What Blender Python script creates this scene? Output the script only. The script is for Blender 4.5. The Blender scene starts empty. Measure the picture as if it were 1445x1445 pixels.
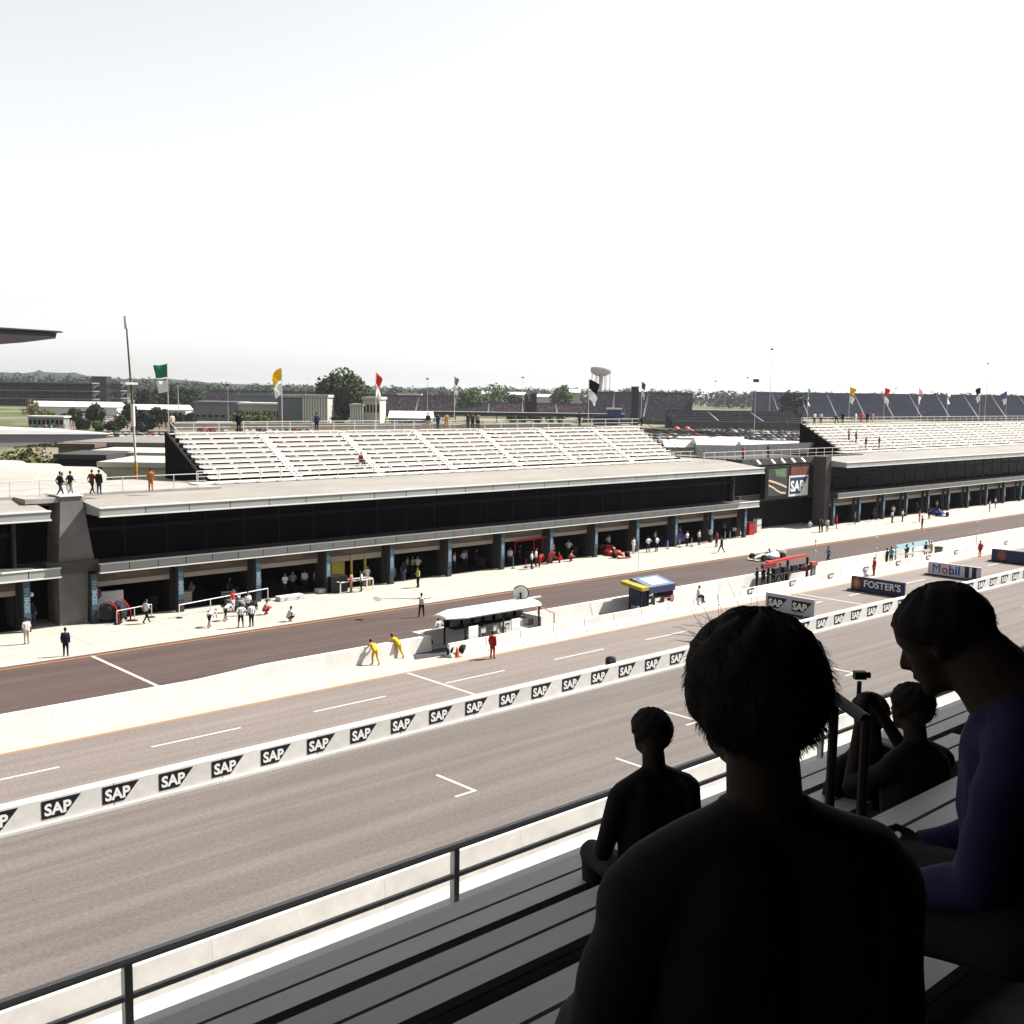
import bpy, bmesh, math, random
import numpy as np
from mathutils import Vector, Matrix
random.seed(7); rng = np.random.default_rng(11)
sc = bpy.context.scene
COL = sc.collection
R_ = math.radians

# ---------------------------------------------------------------- camera, sky, sun, exposure
EYE = Vector((0.0, 0.0, 16.5))
FPX, CX, CY = 1550.0, 722.5, 731.0
ROT = np.array([[0.73286772, -0.06596902, 0.67716541],
                [-0.6802186, -0.09211806, 0.72719799],
                [0.01440663, -0.99356044, -0.1123837]])
cam = bpy.data.cameras.new('camera')
cam.sensor_width = 36.0
cam.lens = 36.0 * FPX / 1445.0
cam.shift_y = (CY - 722.5) / 1445.0
cam.clip_start = 0.05; cam.clip_end = 20000
co = bpy.data.objects.new('camera', cam); COL.objects.link(co)
m = Matrix.Identity(4)
for i in range(3):
    m[i][0] = ROT[i, 0]; m[i][1] = -ROT[i, 1]; m[i][2] = -ROT[i, 2]; m[i][3] = EYE[i]
co.matrix_world = m
sc.camera = co
sc.render.resolution_x = 1024; sc.render.resolution_y = 1024

SUN_EL, SUN_AZ = 48.0, -20.0          # azimuth from +X (along the pit buildings) towards -Y
wd = bpy.data.worlds.new('World'); sc.world = wd; wd.use_nodes = True
nt = wd.node_tree; nt.nodes.clear()
sky = nt.nodes.new('ShaderNodeTexSky'); sky.sky_type = 'NISHITA'; sky.sun_disc = False
sky.sun_elevation = R_(SUN_EL); sky.sun_rotation = R_(90 - SUN_AZ)
sky.air_density = 1.0; sky.dust_density = 1.3; sky.ozone_density = 1.0; sky.altitude = 200
hs = nt.nodes.new('ShaderNodeHueSaturation'); hs.inputs['Saturation'].default_value = 0.12
bg = nt.nodes.new('ShaderNodeBackground'); bg.inputs['Strength'].default_value = 0.068
wo = nt.nodes.new('ShaderNodeOutputWorld')
nt.links.new(sky.outputs[0], hs.inputs['Color']); nt.links.new(hs.outputs[0], bg.inputs[0]); nt.links.new(bg.outputs[0], wo.inputs[0])
sl = bpy.data.lights.new('sun', 'SUN'); sl.energy = 5.0; sl.angle = R_(0.55); sl.color = (1.0, 0.95, 0.88)
so = bpy.data.objects.new('sun', sl); COL.objects.link(so)
sd = Vector((math.cos(R_(SUN_EL)) * math.cos(R_(SUN_AZ)), math.cos(R_(SUN_EL)) * math.sin(R_(SUN_AZ)), math.sin(R_(SUN_EL))))
so.rotation_euler = sd.to_track_quat('Z', 'Y').to_euler(); so.location = sd * 200
vs = sc.view_settings; vs.view_transform = 'Standard'; vs.look = 'None'; vs.gamma = 1.0; vs.exposure = 1.62
try: vs.use_curve_mapping = False
except Exception: pass

# ---------------------------------------------------------------- helpers
def ray(px, py): return ROT @ np.array([px - CX, py - CY, FPX])
def G(px, py, z=0.0):
    d = ray(px, py); t = (z - EYE[2]) / d[2]
    return Vector((d[0] * t, d[1] * t, z))
def AY(px, py, Y):
    d = ray(px, py); t = Y / d[1]
    return Vector((d[0] * t, Y, EYE[2] + d[2] * t))
def dist(p): return float(ROT[:, 2] @ np.array([p[0], p[1], p[2] - 16.5]))

MATS = {}
ALB = 0.68      # one common reflectance scale for all paints, matched to the exposure above
def mat(name, col=(), rough=0.8, spec=0.3, var=0.0, vscale=1.0, col2=None, metal=0.0, bump=0.0, bscale=20.0, stretch=(1, 1, 1), emit=0.0, obj_var=0.0, trans=0.0, alpha=1.0):
    if name in MATS: return MATS[name]
    col = tuple(x * ALB for x in col); col2 = tuple(x * ALB for x in col2) if col2 else None
    M_ = bpy.data.materials.new(name); M_.use_nodes = True
    n = M_.node_tree.nodes; l = M_.node_tree.links; b = n['Principled BSDF']
    c = (*col, 1)
    b.inputs['Base Color'].default_value = c; b.inputs['Roughness'].default_value = rough
    b.inputs['Specular IOR Level'].default_value = spec; b.inputs['Metallic'].default_value = metal
    out = None
    if var or col2 or bump:
        tc = n.new('ShaderNodeTexCoord'); mp = n.new('ShaderNodeMapping'); mp.inputs['Scale'].default_value = stretch
        l.new(tc.outputs['Object'], mp.inputs[0])
    if var or col2:
        nz = n.new('ShaderNodeTexNoise'); nz.inputs['Scale'].default_value = vscale; nz.inputs['Detail'].default_value = 6; nz.inputs['Roughness'].default_value = 0.65
        l.new(mp.outputs[0], nz.inputs[0])
        rp = n.new('ShaderNodeValToRGB'); rp.color_ramp.elements[0].position = 0.3; rp.color_ramp.elements[1].position = 0.7
        c2 = col2 if col2 else tuple(min(1, x * (1 + var)) for x in col)
        c1 = col if col2 else tuple(x * (1 - var) for x in col)
        rp.color_ramp.elements[0].color = (*c1, 1); rp.color_ramp.elements[1].color = (*c2, 1)
        l.new(nz.outputs[0], rp.inputs[0]); out = rp.outputs[0]
    if obj_var:
        oi = n.new('ShaderNodeObjectInfo'); h = n.new('ShaderNodeHueSaturation')
        mr = n.new('ShaderNodeMapRange'); mr.inputs[3].default_value = 1 - obj_var; mr.inputs[4].default_value = 1 + obj_var
        l.new(oi.outputs['Random'], mr.inputs[0]); l.new(mr.outputs[0], h.inputs['Value'])
        if out: l.new(out, h.inputs['Color'])
        else: h.inputs['Color'].default_value = c
        out = h.outputs[0]
    if out: l.new(out, b.inputs['Base Color'])
    if bump:
        nb = n.new('ShaderNodeTexNoise'); nb.inputs['Scale'].default_value = bscale; nb.inputs['Detail'].default_value = 4
        l.new(mp.outputs[0], nb.inputs[0]); bp = n.new('ShaderNodeBump'); bp.inputs['Strength'].default_value = bump; bp.inputs['Distance'].default_value = 0.02
        l.new(nb.outputs[0], bp.inputs['Height']); l.new(bp.outputs[0], b.inputs['Normal'])
    if emit:
        b.inputs['Emission Color'].default_value = c; b.inputs['Emission Strength'].default_value = emit
    if trans: b.inputs['Transmission Weight'].default_value = trans
    if alpha < 1: b.inputs['Alpha'].default_value = alpha
    MATS[name] = M_
    return M_

class MB:
    def __init__(s): s.v = []; s.f = []; s.mi = []; s.cur = 0
    def add(s, vs_, fs):
        o = len(s.v); s.v += [tuple(p) for p in vs_]; s.f += [tuple(i + o for i in f) for f in fs]; s.mi += [s.cur] * len(fs); return s
    def box(s, a, b):
        x0, y0, z0 = a; x1, y1, z1 = b
        return s.add([(x0, y0, z0), (x1, y0, z0), (x1, y1, z0), (x0, y1, z0), (x0, y0, z1), (x1, y0, z1), (x1, y1, z1), (x0, y1, z1)],
                     [(0, 3, 2, 1), (4, 5, 6, 7), (0, 1, 5, 4), (1, 2, 6, 5), (2, 3, 7, 6), (3, 0, 4, 7)])
    def prism(s, poly, lo, hi, axis='x'):
        # poly of 2D points; axis x: (y,z); y: (x,z); z: (x,y)
        n = len(poly)
        def P(p, t): return {'x': (t, p[0], p[1]), 'y': (p[0], t, p[1]), 'z': (p[0], p[1], t)}[axis]
        return s.add([P(p, lo) for p in poly] + [P(p, hi) for p in poly],
                     [tuple(range(n - 1, -1, -1)), tuple(range(n, 2 * n))] + [(i, (i + 1) % n, n + (i + 1) % n, n + i) for i in range(n)])
    def tube(s, p0, p1, r0, r1=None, n=8):
        r1 = r0 if r1 is None else r1
        p0 = Vector(p0); p1 = Vector(p1); d = (p1 - p0)
        if d.length < 1e-6: return s
        d.normalize(); a = d.orthogonal().normalized(); b = d.cross(a)
        vs_ = []
        for p, r in ((p0, r0), (p1, r1)):
            for k in range(n):
                t = 2 * math.pi * k / n; vs_.append(p + a * (r * math.cos(t)) + b * (r * math.sin(t)))
        return s.add(vs_, [(k, (k + 1) % n, n + (k + 1) % n, n + k) for k in range(n)] + [tuple(range(n - 1, -1, -1)), tuple(range(n, 2 * n))])
    def path(s, pts, r, n=6):
        for a, b in zip(pts[:-1], pts[1:]): s.tube(a, b, r, n=n)
        return s
    def lathe(s, prof, c=(0, 0, 0), n=16, axis='z'):
        vs_ = []
        for r, h in prof:
            for k in range(n):
                t = 2 * math.pi * k / n; x, y = r * math.cos(t), r * math.sin(t)
                vs_.append({'z': (c[0] + x, c[1] + y, c[2] + h), 'y': (c[0] + x, c[1] + h, c[2] + y), 'x': (c[0] + h, c[1] + x, c[2] + y)}[axis])
        fs = []
        for i in range(len(prof) - 1):
            for k in range(n):
                fs.append((i * n + k, i * n + (k + 1) % n, (i + 1) * n + (k + 1) % n, (i + 1) * n + k))
        fs += [tuple(range(n - 1, -1, -1)), tuple(range((len(prof) - 1) * n, len(prof) * n))]
        return s.add(vs_, fs)
    def ell(s, c, r, nu=12, nv=8):
        vs_ = []; fs = []
        for j in range(1, nv):
            ph = math.pi * j / nv
            for i in range(nu):
                t = 2 * math.pi * i / nu
                vs_.append((c[0] + r[0] * math.sin(ph) * math.cos(t), c[1] + r[1] * math.sin(ph) * math.sin(t), c[2] + r[2] * math.cos(ph)))
        for j in range(nv - 2):
            for i in range(nu): fs.append((j * nu + i, (j + 1) * nu + i, (j + 1) * nu + (i + 1) % nu, j * nu + (i + 1) % nu))
        t0 = len(vs_); vs_ += [(c[0], c[1], c[2] + r[2]), (c[0], c[1], c[2] - r[2])]
        fs += [(t0, i, (i + 1) % nu) for i in range(nu)] + [(t0 + 1, (nv - 2) * nu + (i + 1) % nu, (nv - 2) * nu + i) for i in range(nu)]
        return s.add(vs_, fs)
    def mesh(s, name='mesh', smooth=False, off=(0, 0, 0)):
        me = bpy.data.meshes.new(name)
        o = off
        me.from_pydata([(v[0] - o[0], v[1] - o[1], v[2] - o[2]) for v in s.v], [], s.f)
        if any(s.mi): me.polygons.foreach_set('material_index', s.mi)
        if smooth: me.polygons.foreach_set('use_smooth', [True] * len(s.f))
        me.update(); return me

WL = {}
def obj(name, me, mats=None, parent=None, loc=None, rot=(0, 0, 0), local=False, smooth=False, scale=1.0):
    """link ONE mesh object. loc is a world place (or local to the parent when local=True). With loc None an MB is in world coordinates."""
    if isinstance(me, MB):
        if loc is None and parent is not None and not local:
            off = WL.get(parent.name, Vector((0, 0, 0))); me = me.mesh(name, smooth, off); o = bpy.data.objects.new(name, me); o.location = (0, 0, 0); w = off
        else:
            me = me.mesh(name, smooth); o = bpy.data.objects.new(name, me); o.location = loc or (0, 0, 0)
            w = Vector(loc or (0, 0, 0))
            if parent is not None and not local: o.location = w - WL.get(parent.name, Vector((0, 0, 0)))
    else:
        o = bpy.data.objects.new(name, me); o.location = loc or (0, 0, 0); w = Vector(loc or (0, 0, 0))
        if parent is not None and not local: o.location = w - WL.get(parent.name, Vector((0, 0, 0)))
    COL.objects.link(o); o.rotation_euler = rot
    if scale != 1.0: o.scale = (scale,) * 3 if not isinstance(scale, tuple) else scale
    if parent is not None: o.parent = parent
    WL[o.name] = w
    if mats is not None:
        ms = mats if isinstance(mats, (list, tuple)) else [mats]
        if len(o.data.materials) < len(ms):
            for q in ms[len(o.data.materials):]: o.data.materials.append(q)
        for i, q in enumerate(ms):
            if o.data.materials[i] != q:
                o.material_slots[i].link = 'OBJECT'; o.material_slots[i].material = q
    return o
def tag(o, label=None, cat=None, group=None, kind=None):
    if label: o['label'] = label
    if cat: o['category'] = cat
    if group: o['group'] = group
    if kind: o['kind'] = kind
    return o
def thing(name, label, cat, loc=(0, 0, 0), rz=0.0, group=None):
    o = bpy.data.objects.new(name, None); COL.objects.link(o); o.location = loc; o.rotation_euler = (0, 0, rz); o.empty_display_size = 0.3
    WL[o.name] = Vector(loc)
    return tag(o, label, cat, group)
def struct(name, mb, m_): return tag(obj(name, mb, m_), kind='structure')
def copy_tree(o, parent=None):
    c = o.copy(); COL.objects.link(c); c.parent = parent; WL[c.name] = Vector(WL.get(o.name, (0, 0, 0)))
    for ch in list(o.children): copy_tree(ch, c)
    return c
def evalmesh(o):
    dg = bpy.context.evaluated_depsgraph_get(); dg.update()
    return bpy.data.meshes.new_from_object(o.evaluated_get(dg))
_tx = {}
def text_mesh(s, size=1.0, bold=0.02, extrude=0.004, shear=0.0, space=1.0):
    key = (s, size, bold, shear, space)
    if key in _tx: return _tx[key]
    c = bpy.data.curves.new('lettering', 'FONT'); c.body = s; c.size = size; c.offset = bold * size; c.extrude = extrude
    c.align_x = 'CENTER'; c.align_y = 'CENTER'; c.shear = shear; c.space_character = space; c.resolution_u = 3
    o = bpy.data.objects.new('lettering', c); COL.objects.link(o)
    me = evalmesh(o); bpy.data.objects.remove(o); me.materials.clear(); _tx[key] = me
    return me

# ---------------------------------------------------------------- materials
def ground_mat():
    M_ = bpy.data.materials.new('infield_ground'); M_.use_nodes = True
    n = M_.node_tree.nodes; l = M_.node_tree.links; b = n['Principled BSDF']; b.inputs['Roughness'].default_value = 0.95; b.inputs['Specular IOR Level'].default_value = 0.1
    tc = n.new('ShaderNodeTexCoord')
    def noise(s, d=5):
        z = n.new('ShaderNodeTexNoise'); z.inputs['Scale'].default_value = s; z.inputs['Detail'].default_value = d; l.new(tc.outputs['Object'], z.inputs[0]); return z
    def ramp(src, a, b_, ca, cb):
        r = n.new('ShaderNodeValToRGB'); r.color_ramp.elements[0].position = a; r.color_ramp.elements[1].position = b_
        r.color_ramp.elements[0].color = (*ca, 1); r.color_ramp.elements[1].color = (*cb, 1); l.new(src, r.inputs[0]); return r
    grass = ramp(noise(0.09).outputs[0], .35, .7, (.035, .052, .016), (.075, .08, .03))
    dust = ramp(noise(0.2).outputs[0], .3, .7, (.10, .085, .070), (.17, .148, .125))
    sel = ramp(noise(0.012, 3).outputs[0], .50, .58, (0, 0, 0), (1, 1, 1))
    mx = n.new('ShaderNodeMixRGB'); l.new(sel.outputs[0], mx.inputs[0]); l.new(grass.outputs[0], mx.inputs[1]); l.new(dust.outputs[0], mx.inputs[2])
    l.new(mx.outputs[0], b.inputs['Base Color']); return M_

def asphalt_mat(name, c1, c2, streak, seams=True):
    """asphalt: fine aggregate, long tyre streaks along the lane and darker repaired seams"""
    M_ = bpy.data.materials.new(name); M_.use_nodes = True
    n = M_.node_tree.nodes; l = M_.node_tree.links; b = n['Principled BSDF']; b.inputs['Roughness'].default_value = 0.85; b.inputs['Specular IOR Level'].default_value = 0.2
    tc = n.new('ShaderNodeTexCoord')
    def noise(s, st, d=5):
        mp = n.new('ShaderNodeMapping'); mp.inputs['Scale'].default_value = st; l.new(tc.outputs['Object'], mp.inputs[0])
        z = n.new('ShaderNodeTexNoise'); z.inputs['Scale'].default_value = s; z.inputs['Detail'].default_value = d; l.new(mp.outputs[0], z.inputs[0]); return z
    base = n.new('ShaderNodeValToRGB'); base.color_ramp.elements[0].position = .3; base.color_ramp.elements[1].position = .7
    base.color_ramp.elements[0].color = (*c1, 1); base.color_ramp.elements[1].color = (*c2, 1)
    l.new(noise(0.5, (.25, 1, 1)).outputs[0], base.inputs[0])
    st = n.new('ShaderNodeValToRGB'); st.color_ramp.elements[0].position = .40; st.color_ramp.elements[1].position = .62
    st.color_ramp.elements[0].color = (1 - streak,) * 3 + (1,); st.color_ramp.elements[1].color = (1.06, 1.05, 1.04, 1)
    l.new(noise(1.0, (.018, 1.6, 1), 4).outputs[0], st.inputs[0])
    m1 = n.new('ShaderNodeMixRGB'); m1.blend_type = 'MULTIPLY'; m1.inputs[0].default_value = 1; l.new(base.outputs[0], m1.inputs[1]); l.new(st.outputs[0], m1.inputs[2])
    gr = n.new('ShaderNodeValToRGB'); gr.color_ramp.elements[0].position = .35; gr.color_ramp.elements[1].position = .65
    gr.color_ramp.elements[0].color = (.86, .86, .86, 1); gr.color_ramp.elements[1].color = (1.1, 1.1, 1.1, 1)
    l.new(noise(7.0, (1, 1, 1), 3).outputs[0], gr.inputs[0])
    m2 = n.new('ShaderNodeMixRGB'); m2.blend_type = 'MULTIPLY'; m2.inputs[0].default_value = 1; l.new(m1.outputs[0], m2.inputs[1]); l.new(gr.outputs[0], m2.inputs[2])
    l.new(m2.outputs[0], b.inputs['Base Color']); return M_

M_ground = ground_mat()
M_pit = asphalt_mat('pit_lane_asphalt', (.048, .033, .030), (.060, .043, .039), .14)
M_road = asphalt_mat('old_pit_asphalt', (.118, .100, .092), (.136, .117, .107), .08)
M_track = asphalt_mat('straight_asphalt', (.090, .078, .073), (.104, .091, .084), .16)
M_conc = mat('pale_concrete', (.40, .372, .33), .9, .2, var=.10, vscale=.6)
M_conc2 = mat('bright_concrete', (.46, .44, .41), .9, .2, var=.10, vscale=.9)
M_joint = mat('slab_joint', (.22, .195, .17), .95, .1)
M_white = mat('white_paint', (.66, .65, .62), .6, .3, var=.05, vscale=1.2)
M_wline = mat('worn_white_line', (.50, .48, .44), .8, .2, var=.15, vscale=3)
M_oline = mat('worn_orange_line', (.40, .17, .05), .8, .2, var=.2, vscale=3)
M_jersey = mat('barrier_white', (.66, .645, .62), .7, .2, var=.12, vscale=1.3, obj_var=.07)
M_fascia = mat('grey_fascia_paint', (.30, .31, .31), .5, .4, var=.05, vscale=.7, obj_var=.05)
M_flange = mat('pale_flange', (.70, .70, .66), .5, .4)
M_roof = mat('roof_membrane', (.25, .236, .218), .9, .2, var=.16, vscale=.35, stretch=(.3, 1, 1))
M_alum = mat('bleacher_aluminium', (.90, .85, .80), .45, .5, obj_var=.05)
M_alum2 = mat('rail_aluminium', (.55, .54, .52), .5, .4)
M_dglass = mat('dark_window_glass', (.003, .003, .006), .15, .03)
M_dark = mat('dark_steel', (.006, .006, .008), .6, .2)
M_black = mat('black_shaded_panel', (.006, .006, .007), .9, .1)  # black tone stands in for shade on the bleachers' sunless end
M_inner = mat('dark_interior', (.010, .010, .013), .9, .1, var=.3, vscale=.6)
M_header = mat('brown_header', (.12, .09, .075), .8, .2, var=.12, vscale=.8, stretch=(.4, 1, 1))
M_lintel = mat('cream_shutter', (.33, .30, .25), .7, .3)
M_sieblue = mat('banner_blue', (.035, .08, .12), .6, .3)
M_sietxt = mat('banner_letter', (.22, .32, .38), .6, .3)
M_greycon = mat('grey_concrete', (.075, .07, .068), .9, .2, var=.25, vscale=.5)
M_colgrey = mat('column_grey', (.030, .035, .043), .7, .3)
M_pier = mat('pier_brown', (.022, .018, .018), .8, .1, var=.2, vscale=1)
M_logo = mat('logo_black', (.008, .008, .01), .7, .2)
M_navy = mat('logo_navy', (.012, .02, .09), .6, .3)
M_letter = mat('letter_white', (.80, .80, .80), .6, .3)

# ---------------------------------------------------------------- the ground, lanes and painted lines
X0, X1 = -70.0, 420.0
g = MB()
N = 24
xs = np.linspace(-3500, 6500, N); ys = np.linspace(-2500, 7500, N)
g.add([(x, y, -0.03) for y in ys for x in xs], [(j * N + i, j * N + i + 1, (j + 1) * N + i + 1, (j + 1) * N + i) for j in range(N - 1) for i in range(N - 1)])
struct('ground', g, M_ground)
struct('pit_apron', MB().box((X0, 50.6, -0.3), (X1, 100, 0.0)), M_conc)
struct('pit_lane', MB().add([(X0, 57.1, .004), (X1, 57.1, .004), (X1, 66.9, .004), (X0, 66.9, .004)], [(0, 1, 2, 3)]), M_pit)
struct('old_pit_road', MB().add([(X0, 41.4, .002), (X1, 41.4, .002), (X1, 50.6, .002), (X0, 50.6, .002)], [(0, 1, 2, 3)]), M_road)
struct('main_straight', MB().add([(X0, 27.6, .002), (X1, 27.6, .002), (X1, 41.4, .002), (X0, 41.4, .002)], [(0, 1, 2, 3)]), M_track)
struct('trackside_apron', MB().add([(X0, 10, .003), (X1, 10, .003), (X1, 27.6, .003), (X0, 27.6, .003)], [(0, 1, 2, 3)]), M_conc2)
def line(name, x0, x1, y0, y1, m_, z=.009):
    tag(obj(name, MB().add([(x0, y0, z), (x1, y0, z), (x1, y1, z), (x0, y1, z)], [(0, 1, 2, 3)]), m_), kind='structure')
line('orange_edge_line', X0, X1, 66.25, 66.42, M_oline)
line('orange_edge_line', X0, X1, 50.62, 50.80, M_oline)
line('white_edge_line', X0, X1, 44.35, 44.50, M_wline)
line('white_edge_line', X0, X1, 42.0, 42.3, M_conc2)
line('white_cross_line', 26.3, 26.52, 57.1, 66.25, M_wline)
for x in (38.75, 80.3, 121.8): line('white_cross_line', x, x + .2, 44.5, 50.6, M_wline)
for k in range(-6, 32):
    line('white_lane_dash', 30.3 + 8.8 * k, 34.9 + 8.8 * k, 47.3, 47.46, M_wline)
for k in range(-4, 14):                      # starting grid boxes on the straight
    x = 57.3 + 7.6 * k; y = (34.6, 31.0)[k % 2]
    line('grid_box_front', x + 2.2, x + 2.36, y - 1.3, y + 1.3, M_wline)
    line('grid_box_side', x + 1.2, x + 2.2, y - 1.3, y - 1.16, M_wline)
for y in (69.6, 72.3):
    line('slab_joint', X0, X1, y, y + .03, M_joint, .003)
for k in range(60):
    line('slab_joint', -30 + 6.4 * k, -29.97 + 6.4 * k, 66.95, 76.4, M_joint, .0035)
line('slab_joint', X0, X1, 55.6, 55.66, M_joint, .003)

# ---------------------------------------------------------------- pit garage buildings
def sap_logo(parent, name, w, h, loc, rot, dark=M_logo, letter=M_letter, local=False):
    """dark tapered block with pale capital letters, standing as a part with its lettering as a sub-part"""
    p = [(-w / 2, -h / 2), (w * .08, -h / 2), (w / 2, h / 2), (-w / 2, h / 2)]
    pn = obj(name, MB().prism(p, 0, .006, 'z'), dark, parent, loc, rot, local=local)
    obj('lettering', text_mesh('SAP', h * .88, .035, .004), letter, pn, (-w * .10, -h * .06, .012), local=True)
    return pn
BAY = 6.47
def pit_building(x0, nb, label, end_left=True, ext=0.0):
    x1 = x0 + nb * BAY + ext
    t = thing('pit_building', label, 'building', (x0, 76, 0))
    # ground floor: concrete floor edge, back wall, partitions, piers and headers
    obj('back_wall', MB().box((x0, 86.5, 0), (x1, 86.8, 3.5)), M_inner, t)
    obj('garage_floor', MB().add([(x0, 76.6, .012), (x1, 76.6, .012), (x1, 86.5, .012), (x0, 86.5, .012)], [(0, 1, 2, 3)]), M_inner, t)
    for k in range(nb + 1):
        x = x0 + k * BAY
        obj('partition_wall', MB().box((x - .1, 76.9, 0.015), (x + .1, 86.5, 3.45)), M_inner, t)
        obj('pier', MB().box((x - .42, 76.5, 0), (x + .42, 76.95, 3.4)), M_pier, t)
        c = obj('column', MB().box((x - .23, 75.55, 0), (x + .23, 75.95, 3.55)), M_colgrey, t)
        obj('banner', MB().box((x - .22, 75.52, .95), (x + .22, 75.545, 3.45)), M_sieblue, c)
        obj('lettering', text_mesh('SIEMENS', .46, .02, .003), M_sietxt, c, (x + .01, 75.515, 2.2), (R_(90), R_(-90), 0))
    for k in range(nb):
        a = x0 + k * BAY + .42; b = x0 + (k + 1) * BAY - .42
        obj('garage_header', MB().box((a, 76.45, 2.78), (b, 76.8, 3.5)), M_header, t)
        obj('name_plate', MB().box((a + 1.5, 76.425, 2.98), (b - 1.5, 76.448, 3.28)), mat('name_plate', (.15, .115, .095), .7, .3), t)
        low = {0: 2.42, 3: 2.3}.get(k, 2.42)
        obj('roller_shutter', MB().box((a, 76.52, low), (b, 76.7, 2.78)), M_lintel, t)
    # canopy over the garages
    cn = obj('canopy', MB().box((x0 + .3, 75.3, 3.62), (x1 + 2.2, 78.0, 4.16)), M_greycon, t)
    w = BAY / 3; n = int(round((x1 + 2.2 - x0 - .3) / w)); w = (x1 + 2.2 - x0 - .3) / n
    pm = MB().box((.035, 0, .08), (w - .035, .05, .60)).mesh('fascia_panel')
    for i in range(n): obj('fascia_panel', pm, M_fascia, cn, (x0 + .3 + i * w, 75.22, 3.58))
    obj('fascia_flange', MB().box((x0 + .28, 75.17, 4.19), (x1 + 2.22, 75.4, 4.27)), M_flange, cn)
    obj('fascia_flange', MB().box((x0 + .28, 75.15, 3.56), (x1 + 2.22, 75.4, 3.655)), M_flange, cn)
    # first floor: dark glass set back behind a balcony, mullions and a transom band
    w2 = BAY / 2; n2 = int(round((x1 - x0) / w2))
    gm = MB().box((.05, 0, 0), (w2 - .05, .04, 2.05)).mesh('window_pane'); gm2 = MB().box((.05, 0, 0), (w2 - .05, .04, 1.0)).mesh('window_pane')
    for i in range(n2):
        obj('window_pane', gm, M_dglass, t, (x0 + i * w2, 77.8, 4.2)); obj('window_pane', gm2, M_dglass, t, (x0 + i * w2, 77.8, 6.5))
    mm = MB().box((-.05, 0, 0), (.05, .12, 3.4)).mesh('mullion')
    for i in range(n2 + 1): obj('mullion', mm, M_dark, t, (x0 + i * w2, 77.74, 4.18))
    obj('transom', MB().box((x0, 77.7, 6.26), (x1, 77.9, 6.5)), mat('transom_grey', (.013, .013, .018), .6, .1), t)
    obj('end_wall', MB().box((x0 - .02, 77.3, 0), (x0 + .16, 86.7, 8.1)), M_greycon, t)
    obj('end_wall', MB().box((x1 - .16, 77.3, 0), (x1 + .02, 86.7, 8.1)), M_greycon, t)
    # roof slab with a panelled fascia
    ra, rb = x0 - .1, x1 + 1.2
    rf = obj('roof', MB().prism([(74.1, 7.7), (88.6, 7.7), (88.6, 8.9), (80.2, 8.9), (74.1, 8.28)], ra, rb, 'x'), M_roof, t)
    w = BAY / 2; n = int(round((rb - ra) / w)); w = (rb - ra) / n
    pm2 = MB().box((.035, 0, .06), (w - .035, .05, .56)).mesh('fascia_panel')
    for i in range(n): obj('fascia_panel', pm2, M_fascia, rf, (ra + i * w, 74.0, 7.68))
    obj('fascia_flange', MB().box((ra - .03, 73.94, 8.25), (rb + .03, 74.2, 8.34)), M_flange, rf)
    obj('fascia_flange', MB().box((ra - .03, 73.92, 7.66), (rb + .03, 74.2, 7.745)), M_flange, rf)
    obj('end_fascia', MB().prism([(74.0, 7.72), (88.5, 7.72), (88.5, 8.88), (80.2, 8.9), (74.0, 8.27)], ra - .05, ra - .005, 'x'), M_fascia, rf)
    obj('soffit', MB().add([(ra, 74.2, 7.69), (rb, 74.2, 7.69), (rb, 77.7, 7.69), (ra, 77.7, 7.69)], [(0, 1, 2, 3)]), M_greycon, rf)
    return t
B1 = pit_building(30.4, 12, 'long pit garage building under the white bleachers in the middle')
B2 = pit_building(127.6, 15, 'farther pit garage building beyond the video screen on the right')
B0 = pit_building(27.0 - 1.2 - 9 * BAY, 9, 'pit garage building cut off by the left edge of the picture')

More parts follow.
